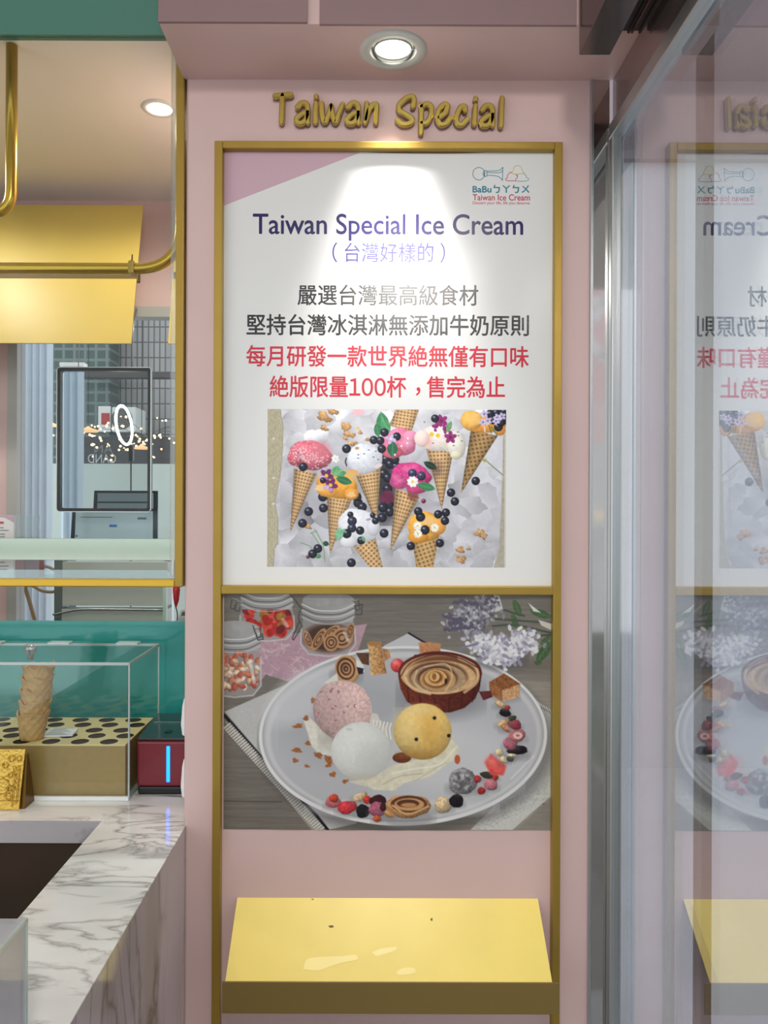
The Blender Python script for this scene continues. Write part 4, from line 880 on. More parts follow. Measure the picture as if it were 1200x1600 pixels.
# ================================================================ kiosk counter
CZ = 0.901
ct = thing('counter', (-0.6, -0.3, 0), 'white marble L-shaped counter running along the left side', 'counter')
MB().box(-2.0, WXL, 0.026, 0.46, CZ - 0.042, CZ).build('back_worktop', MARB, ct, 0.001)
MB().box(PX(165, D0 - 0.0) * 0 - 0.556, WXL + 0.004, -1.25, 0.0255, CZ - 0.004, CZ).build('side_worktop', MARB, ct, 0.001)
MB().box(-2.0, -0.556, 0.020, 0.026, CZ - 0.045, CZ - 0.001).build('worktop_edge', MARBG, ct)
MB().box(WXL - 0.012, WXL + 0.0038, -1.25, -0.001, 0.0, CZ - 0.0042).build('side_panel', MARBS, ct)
MB().box(-2.0, -0.556, 0.03, 0.05, 0.0, CZ - 0.045).build('back_panel', BROWNG, ct)
MB().box(-0.556, -0.53, -1.25, 0.0195, 0.0, CZ - 0.0042).build('inner_panel', BROWNG, ct)
MB().box(-2.0, -0.556, -1.25, 0.03, 0.42, 0.45).build('well_floor', BROWNG, ct)
# teal back panel
TY = 0.40; TD = D0 + TY
tag(MB().box(-2.0, WXL - 0.003, TY, TY + 0.012, CZ, PZ(972, TD)).build('back_panel', TEALG, None, 0.001), 'glossy teal panel standing behind the clear acrylic case', 'panel')
# ---- clear acrylic case
X1 = -0.535; X0 = -1.08; Y0, Y1 = 0.133, 0.367; ZT = 1.20; th = 0.005
ac = thing('display_case', ((X0 + X1) / 2, Y0, CZ), 'clear acrylic case with hinged lid on the marble counter', 'case')
MB().box(X0, X1, Y0, Y0 + th, CZ + th, ZT).build('front_pane', ACRY, ac)
MB().box(X0, X1, Y1 - th, Y1, CZ + th, ZT).build('back_pane', ACRY, ac)
MB().box(X1 - th, X1, Y0 + th, Y1 - th, CZ + th, ZT).build('side_pane', ACRY, ac)
MB().box(X0, X0 + th, Y0 + th, Y1 - th, CZ + th, ZT).build('side_pane', ACRY, ac)
MB().box(X0, X1, Y0, Y1, CZ + 0.0005, CZ + th).build('base_pane', ACRE, ac)
MB().box(X0, X1, Y0, Y1, ZT + 0.0005, ZT + th).build('lid', ACRY, ac); lid_ = bpy.data.objects['lid']
e = 0.0035
for xx in (X0, X1):
    for yy in (Y0, Y1): MB().box(xx - e / 2, xx + e / 2, yy - e / 2, yy + e / 2, CZ + 0.0005, ZT).build('corner_edge', ACRE, ac)
mb = MB()
for yy in (Y0, Y1): mb.box(X0, X1, yy - e / 2, yy + e / 2, ZT - 0.001, ZT + th)
for xx in (X0, X1): mb.box(xx - e / 2, xx + e / 2, Y0, Y1, ZT - 0.001, ZT + th)
mb.build('lid_edge', ACRE, lid_)
MB().box(X0, X1, Y0 - 0.004, Y0 + 0.003, CZ + 0.0005, CZ + 0.009).build('foot_rail', mat('white_acrylic_edge', (240, 244, 244), 0.2), ac)
HG = clear('hinge_acrylic', (250, 255, 255), 0.25, white=0.45, rough=0.1)
for px in (-8, 97, 203):
    x = PX(px, D0 + Y1); h = MB().box(x - 0.027, x + 0.027, Y1 - 0.022, Y1 + 0.004, ZT + th, ZT + th + 0.006)
    h.build('hinge', HG, lid_, 0.001)
kx = PX(39, D0 + Y0)
MB().lathe((kx, Y0 + 0.03, ZT + th), [(0.007, 0), (0.006, 0.012), (0.013, 0.018), (0.0145, 0.027), (0.010, 0.034), (0.001, 0.036)], 16).build('knob', clear('knob_acrylic', (252, 255, 255), 0.22, white=0.10, rough=0.08), lid_)
# ---- perforated cone box
BX1, BX0, BYa, BYb, BZ = -0.546, -1.066, 0.142, 0.361, 1.021
bo = thing('cone_holder', ((BX0 + BX1) / 2, BYa, CZ + th), 'brown cardboard box with round holes in its top inside the case', 'box')
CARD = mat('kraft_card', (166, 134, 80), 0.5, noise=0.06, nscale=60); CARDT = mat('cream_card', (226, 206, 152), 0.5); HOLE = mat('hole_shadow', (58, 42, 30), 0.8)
MB().box(BX0, BX1, BYa, BYb, CZ + th + 0.0002, BZ - 0.003).build('carton', CARD, bo)
# lid sheet with true round holes over a dark sheet coloured as the shade inside
cols, rows = 8, 5; px_ = (BX1 - BX0) / cols; py_ = (BYb - BYa) / rows
mb = MB(); hr = 0.0195; K = 20
for r in range(rows):
    for c_ in range(cols):
        xa, xb, ya, yb = BX0 + c_ * px_, BX0 + (c_ + 1) * px_, BYa + r * py_, BYa + (r + 1) * py_
        off = 0.25 * px_ if r % 2 else -0.0 * px_
        hx, hy = (xa + xb) / 2 + (0.17 * px_ if r % 2 else -0.17 * px_), (ya + yb) / 2
        inn, out = [], []
        for i in range(K):
            a = 2 * PI * i / K; dx, dy = math.cos(a), math.sin(a); inn.append((hx + hr * dx, hy + hr * dy, BZ))
            t = min(((xb if dx > 0 else xa) - hx) / dx if abs(dx) > 1e-9 else 9, ((yb if dy > 0 else ya) - hy) / dy if abs(dy) > 1e-9 else 9); out.append((hx + dx * t, hy + dy * t, BZ))
        mb.add(inn + out, [(i, K + i, K + (i + 1) % K, (i + 1) % K) for i in range(K)])
        for cx_, cy_ in ((xa, ya), (xb, ya), (xb, yb), (xa, yb)):
            i = int((math.atan2(cy_ - hy, cx_ - hx) % (2 * PI)) / (2 * PI) * K); mb.add([out[i], (cx_, cy_, BZ), out[(i + 1) % K]], [(0, 1, 2)])
for (xa, xb, ya, yb) in ((BX0, BX1, BYa, BYa), (BX1, BX1, BYa, BYb)):
    mb.add([(xa, ya, BZ - 0.003), (xb, yb, BZ - 0.003), (xb, yb, BZ), (xa, ya, BZ)], [(0, 1, 2, 3)])
mb.build('perforated_top', CARDT, bo)
MB().box(BX0 + .001, BX1 - .001, BYa + .001, BYb - .001, BZ - 0.0035, BZ - 0.0028).build('hole_shade', HOLE, bo)
# ---- stack of five waffle cups
WAF = mat('waffle', (204, 160, 98), 0.65, noise=0.12, nscale=90)
def cup_mesh(seed):
    rs = np.random.RandomState(seed); nA, nH = 72, 22; vs = []; fs = []
    H, r0, r1 = 0.062, 0.0235, 0.0325
    for side in (0, 1):
        for k in range(nH + 1):
            t = k / nH
            for i in range(nA):
                a = 2 * PI * i / nA; rim = 0.0032 * math.sin(4 * a + seed) + 0.0022 * math.sin(7 * a + seed * 2)
                r = r0 + (r1 - r0) * t ** 0.9 + 0.0012 * t * math.sin(3 * a + seed) + 0.0022 * max(0, (t - 0.8) / 0.2) ** 1.5
                u, v = a * 2.6, t * 4.2
                g = max(math.cos(PI * 2 * ((u + v) / 1.55)), math.cos(PI * 2 * ((u - v) / 1.55))) ** 3
                r += (0.0022 * max(0, g) if side == 0 else -0.0024)
                vs.append((r * math.cos(a), r * math.sin(a), t * H + rim * t ** 3 + (0.002 if side and k == 0 else 0)))
        b = side * (nH + 1) * nA
        for k in range(nH):
            for i in range(nA):
                j = (i + 1) % nA; q = (b + k * nA + i, b + k * nA + j, b + (k + 1) * nA + j, b + (k + 1) * nA + i); fs.append(q if side == 0 else q[::-1])
    o = nH * nA; o2 = (nH + 1) * nA + nH * nA
    fs += [(o + i, o + (i + 1) % nA, o2 + (i + 1) % nA, o2 + i) for i in range(nA)]
    fs.append(tuple(range(nA))[::-1]); fs.append(tuple((nH + 1) * nA + i for i in range(nA)))
    return vs, fs
dC = D0 + 0.185
names = ['lowest waffle cup of the stack, standing on the holed box', 'second waffle cup from the bottom of the stack', 'middle waffle cup of the stack of five', 'waffle cup just under the top one of the stack', 'topmost waffle cup of the stack, its mouth open']
for k in range(5):
    vs, fs = cup_mesh(k * 3 + 1); m_ = MB(); a = k * 1.3; ox = PX(51 + k * 2.3, dC); zz = BZ + 0.0004 + k * 0.0262
    m_.add([(x * math.cos(a) - y * math.sin(a) + ox + z * 0.05, x * math.sin(a) + y * math.cos(a) + 0.185, z + zz) for x, y, z in vs], fs, True)
    tag(m_.build('waffle_cup', WAF), names[k], 'cup', 'waffle cups stacked in the case')
# ---- white sachet lying behind the cups
sa = thing('sachet', (PX(92, D0 + .21), 0.21, BZ), 'small white printed sachet lying beside the waffle cups', 'sachet')
xs0, xs1 = PX(68, D0 + .21), PX(117, D0 + .21)
MB().add([(xs0, 0.19, BZ + .001), (xs1, 0.20, BZ + .001), (xs1 - .004, 0.245, BZ + .004), (xs0 + .006, 0.25, BZ + .004), (xs0, 0.19, BZ + .004), (xs1, 0.20, BZ + .004), (xs1 - .004, 0.245, BZ + .007), (xs0 + .006, 0.25, BZ + .007)],
         [(0, 3, 2, 1), (4, 5, 6, 7), (0, 1, 5, 4), (1, 2, 6, 5), (2, 3, 7, 6), (3, 0, 4, 7)]).build('packet', mat('white_film', (240, 240, 242), 0.3), sa)
PRT = mat('print_grey', (130, 130, 136), 0.5)
mb = MB()
for k in range(7):
    t = k / 6; y = 0.198 + 0.042 * t; z = BZ + 0.0046 + 0.0027 * t; mb.add([(xs0 + .012, y, z), (xs1 - .012 - .008 * (k % 3), y + .001, z), (xs1 - .012 - .008 * (k % 3), y + .0026, z + .0002), (xs0 + .012, y + .0016, z + .0002)], [(0, 1, 2, 3)])
mb.build('printed_lines', PRT, sa)
# ---- red speaker box with a blue light bar
rx0, rx1, ry0, ry1, rz = -0.528, -0.412, 0.165, 0.335, 1.036
sp = thing('label_printer', ((rx0 + rx1) / 2, ry0, CZ), 'red and black box-shaped device with a glowing blue bar', 'printer')
REDP = mat('red_plastic', (116, 12, 32), 0.3, coat=0.3); BLKT = mat('black_gloss_plastic', (22, 36, 38), 0.15, coat=0.5)
MB().box(rx0 + .002, rx1, ry0 + .002, ry1, CZ, CZ + 0.018).build('base', DARK, sp, 0.004)
MB().box(rx0, rx1, ry0, ry1, CZ + 0.0182, rz - 0.0135).build('body', REDP, sp, 0.006, 3)
MB().sheet((rx0 + .001, ry0 + .001, rz - .013), (rx1, ry0 + .001, rz - .013), (rx1, ry1, rz - .002), (rx0 + .001, ry1, rz - .002), 0.006).build('top_cover', BLKT, sp, 0.002)
MB().box(PX(261.5, D0 + ry0), PX(267, D0 + ry0), ry0 - 0.0015, ry0 + 0.001, PZ(1223, D0 + ry0), PZ(1167, D0 + ry0)).build('light_bar', mat('blue_glow', (40, 150, 255), 0.4, emit=(4, 104, 255), es=3.2), sp, 0.001)
MB().sheet((PX(242, 1.83), 0.262, rz + .0005), (rx1, 0.262, rz + .0005), (rx1, 0.266, rz + .0009), (PX(242, 1.83), 0.266, rz + .0009), 0.0008).build('paper_slot', ALU, sp)
mb = MB(); kx, ky, kz = PX(264, D0 + .20), 0.205, rz - .0036
mb.add([(kx + .009 * math.cos(a), ky + .009 * math.sin(a), kz + .0647 * .009 * math.sin(a)) for a in np.linspace(0, 2 * PI, 25)[:-1]], [tuple(range(24))]); mb.build('round_badge', mat('badge_black', (18, 28, 30), 0.4), sp)
# ---- embossed gold banknote plate on its easel
gd = D0 + 0.075
gp = thing('gold_plaque', (PX(5, gd), 0.075, CZ), 'embossed gold banknote plate standing on the counter', 'plaque')
GM = mat('embossed_gold', (216, 178, 84), 0.28, metal=0.9, bump=0.9, nscale=160)
gx = PX(36, gd); gx0_ = PX(-60, gd); gz1 = PZ(1176, gd)
def gpt(px, py, o=0.0):                       # plate leans back a little
    z = PZ(py, gd); return (PX(px, gd), 0.075 + (z - CZ) * 0.12 - o, z)
MB().sheet((gx0_, 0.075, CZ + .0005), (PX(31, gd), 0.075, CZ + .0005), (gx, 0.075 + (gz1 - CZ) * .12, gz1), (gx0_, 0.075 + (gz1 - CZ) * .12, gz1), -0.003).build('plate', GM, gp, 0.001); plate_ = bpy.data.objects['plate']
mb = MB()
for (cx_, cy_, r) in ((2, 1232, 11), (6, 1200, 4), (15, 1190, 4.5), (15, 1215, 3.5), (14, 1235, 4), (13, 1247, 4.5), (26, 1205, 3), (25, 1215, 3), (25, 1224, 3), (25, 1234, 3), (27, 1190, 3.5)):
    mb.tube([gpt(cx_ + r * math.cos(a), cy_ + r * 1.1 * math.sin(a), 0.0035) for a in np.linspace(0, 2 * PI, 17)], 0.0011, 6, False)
for (a, b) in (((21, 1262), (20, 1200)), ((-40, 1252), (30, 1254)), ((29, 1200), (27, 1258))): mb.tube([gpt(*a, 0.0035), gpt(*b, 0.0035)], 0.0009, 6)
mb.build('relief', GM, plate_)
MB().prism([(0.083, CZ + .0005), (0.128, CZ + .0005), (0.128, CZ + .006), (0.100, gz1 - .012), (0.092, gz1 - .012)], 'x', PX(30, gd), PX(38, gd)).build('easel_foot', mat('dark_gold', (110, 80, 26), 0.35, metal=0.7), gp)
# ---- white clips on the end of the wall
for (ya, yb, lab) in ((1090, 1150, 'white plastic plug at the wall edge, the upper one'), (1184, 1246, 'white plastic plug at the wall edge, the lower one')):
    d_ = D0 + .05; m_ = MB().prism([(PX(296, d_), PZ(yb, d_)), (PX(288.5, d_), PZ(yb - 4, d_)), (PX(286.5, d_), PZ(yb - 20, d_)), (PX(288.5, d_), PZ(ya + 12, d_)), (PX(291, d_), PZ(ya, d_)), (PX(296, d_), PZ(ya, d_))], 'y', 0.035, 0.065)
    tag(m_.build('wall_plug', mat('white_plastic', (232, 234, 234), 0.35), None, 0.001), lab, 'plug', 'white plugs at the wall edge')
# ---- clear acrylic riser in the near corner of the counter
RX1, RY0, RY1, RZ = -0.404, -0.93, -0.66, 1.066
rs_ = thing('acrylic_riser', (-0.46, -0.8, CZ), 'clear acrylic block standing at the near end of the counter', 'riser')
RT = clear('tinted_acrylic', (226, 220, 228), 0.14, white=0.32)
MB().box(-0.552, RX1, RY0, RY1, RZ - .004, RZ).build('top_pane', RT, rs_)
MB().box(RX1 - .004, RX1, RY0, RY1, CZ + .0005, RZ - .004).build('side_pane', RT, rs_)
MB().box(-0.552, RX1 - .004, RY1 - .004, RY1, CZ + .0005, RZ - .004).build('back_pane', RT, rs_)
MB().box(RX1 - .003, RX1 + .0015, RY1 - .003, RY1 + .0015, CZ + .0005, RZ).box(RX1 - .003, RX1 + .0015, RY0, RY1, RZ - .003, RZ + .001).build('bright_edge', ACRE, rs_)

# ================================================================ gold tubes and yellow boards in the kiosk
def bend(p0, p1, p2, r, n=8):
    p0, p1, p2 = map(Vector, (p0, p1, p2)); a = (p0 - p1).normalized(); b = (p2 - p1).normalized()
    return [p0] + [(1 - t) ** 2 * (p1 + a * r) + 2 * t * (1 - t) * p1 + t * t * (p1 + b * r) for t in np.linspace(0, 1, n)] + [p2]
dT = 1.595; yT = dT - D0; rT = 8.6 * dT / F
x_, z_ = PX(16, dT), PZ(335, dT)
tag(MB().tube(bend((x_, yT, KZ - 0.001), (x_, yT, z_), (x_ - 0.6, yT, z_), 0.045), rT, 16).build('tube_rail', TUBE), 'gold tube coming down from the kiosk ceiling and bending left', 'tube')
zh = PZ(421, dT); xe = PX(281, dT)
t2 = thing('tube_rail', (PX(120, dT), yT, zh), 'horizontal gold tube running across the yellow board', 'tube')
MB().tube(bend((-1.9, yT, zh), (xe, yT, zh), (xe, yT, KZ - 0.001), 0.09, 12), rT, 16).build('tube', TUBE, t2)
bxp = PX(206, dT)
brk = MB().box(bxp - .006, bxp + .006, yT - rT - .002, yT + rT + .002, zh - rT - .002, zh + rT + .002).build('bracket', GOLD, t2, 0.002)
MB().lathe((bxp, yT - .004, zh + rT), [(.004, 0), (.004, .004), (.002, .005), (.0016, .015), (.0012, .017)], 10).build('bolt', mat('brass_bolt', (120, 100, 50), 0.35, metal=0.8), brk)
def board(x0, x1, label):
    o = thing('menu_board', ((x0 + x1) / 2, 0.7, PZ(538, 2.19)), label, 'board', 'sloping yellow boards in the kiosk')
    P = lambda x, py, d: (x, d - D0, PZ(py, d))
    MB().sheet(P(x0, 426, 2.245), P(x1, 426, 2.245), P(x1, 322, 2.30), P(x0, 322, 2.30), -0.004).build('upper_sheet', YEL, o)
    MB().sheet(P(x0, 538, 2.19), P(x1, 538, 2.19), P(x1, 437, 2.238), P(x0, 437, 2.238), -0.004).build('lower_sheet', YEL, o)
    MB().box(x0, x1, 2.252 - D0, 2.275 - D0, PZ(440, 2.25), PZ(420, 2.25)).build('shadow_strip', mat('tube_shadow', (96, 76, 24), 0.6), o)  # dark strip behind the gap stands in for the tube's shadow
    MB().box(x0 + .05, x0 + .08, 2.275 - D0, BY - .0005, PZ(428, 2.27), PZ(412, 2.27)).build('wall_bracket', GOLD, o)
board(-1.5, -0.690, 'wide yellow sloping board behind the horizontal gold tube')
board(-0.585, -0.47, 'reflected strip of the yellow board beside the gold post')  # reflection in the glass edge, built as a second narrow board
for (cx_, cy_, lab) in ((-0.515, 0.286, 'bright warm downlight in the kiosk ceiling near the pier'), (-1.25, 0.30, 'downlight in the kiosk ceiling farther left')):
    o = thing('ceiling_downlight', (cx_, cy_, KZ - .004), lab, 'downlight')
    MB().lathe((cx_, cy_, KZ), [(.030, -.0005), (.030, -.004), (.040, -.004), (.043, 0)], 32, cap=False).build('trim_ring', TRIMW, o)
    MB().lathe((cx_, cy_, KZ), [(.0005, -.002), (.030, -.002)], 32, cap=False).build('lamp_face', WARML, o)
# ---- steel ledge behind the serving glass, and the small signs on it
lY = 0.50; lD = D0 + lY
tag(MB().box(-2.0, PX(274, lD), lY, lY + .02, PZ(877, lD), PZ(843, lD)).build('steel_ledge', mat('satin_steel', (190, 198, 180), 0.2, metal=0.9), None, 0.001), 'brushed steel ledge running under the tablets', 'ledge')
cd = D0 + 0.56
mc = thing('menu_card', (PX(8, cd), 0.56, PZ(905, cd)), 'printed white menu card in a clear stand at the left edge', 'card')
MB().box(PX(-70, cd), PX(23, cd), 0.56, 0.563, PZ(905, cd), PZ(807, cd)).build('card', mat('card_white', (238, 232, 230), 0.5), mc)
MB().poly([(PX(-20, cd), PZ(807.2, cd)), (PX(22.5, cd), PZ(807.2, cd)), (PX(22.5, cd), PZ(819, cd)), (PX(8, cd), PZ(811, cd))], 0.5597).build('corner_panel', mat('print_pink_card', (206, 176, 190), 0.5), mc)
mr = MB(); card_ = bpy.data.objects['card']
for k, (py, xa, xb) in enumerate(((822, -30, 7), (826, -30, 6), (830, -30, 14), (836, -30, 8), (840, -30, 8), (880, -20, 8), (886, -20, 14), (891, -20, 12))):
    if k: MB().poly([(PX(xa, cd), PZ(py, cd)), (PX(xb, cd), PZ(py, cd)), (PX(xb, cd), PZ(py + 1.4, cd)), (PX(xa, cd), PZ(py + 1.4, cd))], 0.5597).build('text_line', PRT, card_)
mr.poly([(PX(-30, cd), PZ(817, cd)), (PX(6, cd), PZ(817, cd)), (PX(6, cd), PZ(820.5, cd)), (PX(-30, cd), PZ(820.5, cd))], 0.5596)
mr.build('text_line', mat('print_rose', (190, 80, 90), 0.5), card_)
MB().box(PX(23, cd), PX(62, cd), 0.555, 0.559, PZ(905, cd), PZ(807, cd)).build('clear_holder', clear('grey_acrylic', (238, 243, 243), 0.05, white=0.05), mc)
# ================================================================ the back mirror's reflections, built as solid things behind its pane
# tablet and its shifted mirror image, built as two tablets
def tablet(x0, x1, y0, y1, d, lab, slide):
    o = thing('tablet', (PX((x0 + x1) / 2, d), d - D0, PZ(y1, d)), lab, 'tablet', 'tablets behind the steel ledge')
    Y = d - D0
    MB().prism([(PX(x0, d), PZ(y1, d)), (PX(x1, d), PZ(y1, d)), (PX(x1, d), PZ(y0, d)), (PX(x0 + slide, d), PZ(y0, d))], 'y', Y, Y + .008).build('body', mat('tablet_black', (14, 34, 38), 0.3), o, 0.001)
    b = 7.0
    sc_ = None
    MB().poly([(PX(x0 + b, d), PZ(y1, d)), (PX(x1 - b, d), PZ(y1, d)), (PX(x1 - b, d), PZ(y0 + b * .55, d)), (PX(x0 + slide + b * .8, d), PZ(y0 + b * .55, d))], Y - .0006).build('screen', mat('tablet_screen', (150, 166, 172), 0.2, emit=(150, 168, 174), es=0.28), o)
    return [c for c in bpy.data.objects if c.parent == o and c.name.startswith('screen')][0]
ta = tablet(110, 246, 796, 848.2, D0 + .90, 'wide black tablet with a pale screen just above the steel ledge', 3)
d = D0 + .90; Y = .90 - .0012
MB().poly([(PX(171, d), PZ(821, d)), (PX(183, d), PZ(821, d)), (PX(183, d), PZ(825, d)), (PX(171, d), PZ(825, d))], Y).build('blue_button', mat('screen_blue', (60, 120, 190), 0.3), ta)
MB().poly([(PX(215, d), PZ(809.5, d)), (PX(229, d), PZ(809.5, d)), (PX(229, d), PZ(813, d)), (PX(215, d), PZ(813, d))], Y).build('toolbar', mat('screen_green', (74, 126, 120), 0.3), ta)
MB().poly([(PX(126, d), PZ(809, d)), (PX(176, d), PZ(809, d)), (PX(176, d), PZ(810.2, d)), (PX(126, d), PZ(810.2, d))], Y).build('toolbar', mat('screen_green', (74, 126, 120), 0.3), ta)
MB().lathe((PX(120, d), Y, PZ(839, d)), [(.0035, 0), (.0035, .0004)], 12, 'y').build('round_icon', mat('screen_navy', (50, 80, 150), 0.3), ta)
tb = tablet(143, 246.5, 768, 847.2, D0 + .935, 'second black tablet rising behind the wide one, green bar on screen', 4)
d = D0 + .935; Y = .935 - .0012
MB().poly([(PX(151, d), PZ(785, d)), (PX(238, d), PZ(785, d)), (PX(238, d), PZ(787.5, d)), (PX(151, d), PZ(787.5, d))], Y).build('toolbar', mat('screen_teal', (40, 110, 106), 0.3), tb)
lz = PZ(848.3, D0 + .9); le = thing('staff_ledge', (PX(180, D0 + .9), .95, 0), 'pale narrow ledge the tablet and its mirror image stand on', 'ledge')
MB().box(PX(104, D0 + .9), WXL - .22, .905, 1.02, lz - .02, lz).build('ledge_board', WHITE, le)
for xx in (PX(112, D0 + .95), PX(262, D0 + .95)): MB().box(xx - .012, xx + .012, .96, .985, 0, lz - .0203).build('leg', ALU, le)
# black framed mirror panel hung in the back window
pd = D0 + .80; Yp = .80
px0, px1, pz0, pz1 = PX(88.5, pd), PX(235.5, pd), PZ(801, pd), PZ(575.5, pd)
mp = thing('hanging_panel', ((px0 + px1) / 2, Yp, pz0), 'mirror panel with rounded black frame, built with a clear pane', 'panel')
def rrect(x0, x1, z0, z1, r, n=6):
    out = []
    for cx_, cz_, a0 in ((x1 - r, z1 - r, 0), (x0 + r, z1 - r, PI / 2), (x0 + r, z0 + r, PI), (x1 - r, z0 + r, 1.5 * PI)):
        out += [(cx_ + r * math.cos(a0 + PI / 2 * k / n), cz_ + r * math.sin(a0 + PI / 2 * k / n)) for k in range(n + 1)]
    return out
def ringmesh(w, y0, y1, grow=0.0, dx=0.0):
    A = rrect(px0 - grow + dx, px1 + grow, pz0 - grow, pz1 + grow, .012); B = rrect(px0 + w + dx, px1 - w, pz0 + w, pz1 - w, .007); n = len(A)
    vs = [(p[0], y0, p[1]) for p in A] + [(p[0], y0, p[1]) for p in B] + [(p[0], y1, p[1]) for p in A] + [(p[0], y1, p[1]) for p in B]
    fs = []
    for i in range(n):
        j = (i + 1) % n; fs += [(i, n + i, n + j, j), (2 * n + i, 2 * n + j, 3 * n + j, 3 * n + i), (i, j, 2 * n + j, 2 * n + i), (n + i, 3 * n + i, 3 * n + j, n + j)]
    return MB().add(vs, fs)
ringmesh(.0105, Yp, Yp + .018).build('frame', mat('frame_black', (12, 9, 9), 0.4), mp)
ringmesh(.0010, Yp - .002, Yp - .0002, .0012).build('bright_edge', mat('frame_edge', (214, 220, 214), 0.25, metal=0.4), mp)
MB().box(px0 + .008, px1 - .008, Yp + .006, Yp + .008, pz0 + .008, pz1 - .008).build('pane', clear('panel_glass', (240, 242, 242), 0.012), mp)
for xx in (PX(120, pd), PX(205, pd)):
    MB().tube([(xx, Yp + .009, pz1 - .004), (xx, Yp + .02, PZ(500, pd)), (xx, BY - .001, PZ(478, pd))], .0012, 6).build('hanger_wire', ALU, mp)
# pleated white curtain strips
BL = mat('pale_blue_slat', (206, 222, 232), 0.45)
def blind(x0, x1, y0, y1, d, n, lab):
    o = thing('vertical_blind', (PX((x0 + x1) / 2, d), d - D0, 0.0), lab, 'blind', 'pale vertical blinds')
    w = (x1 - x0) / n
    MB().box(PX(x0 - 1, d), PX(x1 + 1, d), d - D0 - .02, d - D0 + .03, PZ(y0, d), PZ(y0 - 6, d)).build('head_rail', WHITE, o)
    for k in range(n):
        a, b = PX(x0 + k * w, d), PX(x0 + (k + .94) * w, d); m_ = (a + b) / 2; Y = d - D0
        MB().prism([(a, Y), (m_, Y - .018), (b, Y), (b, Y + .004), (m_, Y - .012), (a, Y + .004)], 'z', 0.02, PZ(y0, d)).build('slat', BL, o)
blind(28, 82, 532, 980, 3.2, 5, 'wide pale blue vertical blind left of the hanging panel')
blind(96, 131, 575, 980, 3.4, 3, 'narrow pale vertical blind reflected in the hanging panel')
# pale glossy board below the lights
d = 4.4
tag(MB().box(PX(80, d), PX(330, d), d - D0, d - D0 + .03, 0.0, PZ(726, d)).build('partition_board', mat('pale_board', (196, 208, 200), 0.2, noise=0.05, nscale=3)), 'pale green-grey board standing behind the tablets', 'board')
# facades across the street, as reflected
dA = 7.5
tag(MB().box(PX(150, dA), PX(330, dA), dA - D0, dA - D0 + .3, 0, 5.2).build('building', tiles('grey_tile', (176, 172, 170), (166, 163, 162), (112, 106, 104), 0.055, 0.15)), 'grey tiled facade reflected in the back mirror', 'building')
dB = 7.1
tag(MB().box(PX(60, dB), PX(171, dB), dB - D0, dB - D0 + .25, 0, 5.0).build('building', tiles('green_tile', (72, 88, 84), (64, 80, 76), (108, 120, 116), 0.10, 0.10, 0.3)), 'dark green tiled facade reflected at the left of the back mirror', 'building')
df = 6.9
sf = thing('shop_front', (PX(220, df), df - D0, 0), 'dark shop front across the street behind the string lights', 'shop front')
MB().box(PX(128, df), PX(330, df), df - D0, df - D0 + .15, 0, PZ(684, df)).build('dark_wall', mat('charcoal_front', (58, 54, 54), 0.5), sf)
MB().box(PX(132, df), PX(330, df), df - D0 - .1, df - D0, PZ(594, df), PZ(585, df)).build('awning_beam', mat('dark_beam', (74, 66, 64), 0.5), sf)
# air conditioner on the facade
dac = 6.85
au = thing('air_conditioner', (PX(182, dac), dac - D0, PZ(676, dac)), 'white outdoor air conditioner on the grey tiled facade', 'air conditioner')
MB().box(PX(174, dac), PX(212, dac), dac - D0, dac - D0 + .3, PZ(676, dac), PZ(637, dac)).build('casing', mat('ac_white', (222, 220, 214), 0.45), au, .01)
MB().lathe((PX(190, dac), dac - D0 - .004, PZ(656, dac)), [(.09, 0), (.09, .02)], 32, 'y').build('fan_grille', mat('grille_grey', (120, 118, 114), 0.5), au)
mb = MB()
for k in range(5): mb.tube([(PX(190, dac) + (.018 * (k + 1)) * math.cos(a), dac - D0 - .006, PZ(656, dac) + (.018 * (k + 1)) * math.sin(a)) for a in np.linspace(0, 2 * PI, 25)], .003, 5, False)
mb.build('grille_rings', DGREY, au)
sg = thing('notice_board', (PX(163, dac), dac - D0, PZ(676, dac)), 'white notice with a red square beside the air conditioner', 'notice')
MB().box(PX(153, dac), PX(172, dac), dac - D0, dac - D0 + .02, PZ(676, dac), PZ(636, dac)).build('board', mat('notice_white', (226, 222, 216), 0.5), sg)
MB().box(PX(158, dac), PX(171, dac), dac - D0 - .004, dac - D0 - .0005, PZ(665, dac), PZ(647, dac)).build('red_square', mat('notice_red', (176, 50, 50), 0.5), sg)
# ring light on a thin stand
dr_ = 2.75; Yr = dr_ - D0
rl = thing('ring_light', (PX(203, dr_), Yr, PZ(770, dr_)), 'glowing oval ring light on a thin black stand', 'ring light')
rp = []
for a in np.linspace(0, 2 * PI, 41):
    u, v = 5.2 * math.cos(a), 30.5 * math.sin(a); t = math.radians(-7); rp.append((PX(193.5 + u * math.cos(t) - v * math.sin(t), dr_), Yr + .05 * math.cos(a), PZ(665.5 + u * math.sin(t) + v * math.cos(t), dr_)))
MB().tube(rp, .0045, 8, False).build('glowing_ring', mat('ring_glow', (255, 255, 255), 0.4, emit=(255, 244, 232), es=7), rl)
MB().box(PX(200, dr_), PX(207, dr_), Yr, Yr + .02, PZ(722, dr_), PZ(697, dr_)).build('holder', DARK, rl, .002)
MB().tube([(PX(203, dr_), Yr + .01, PZ(722, dr_)), (PX(204.5, dr_), Yr + .01, 0.0)], .0028, 8).build('stand', DARK, rl)
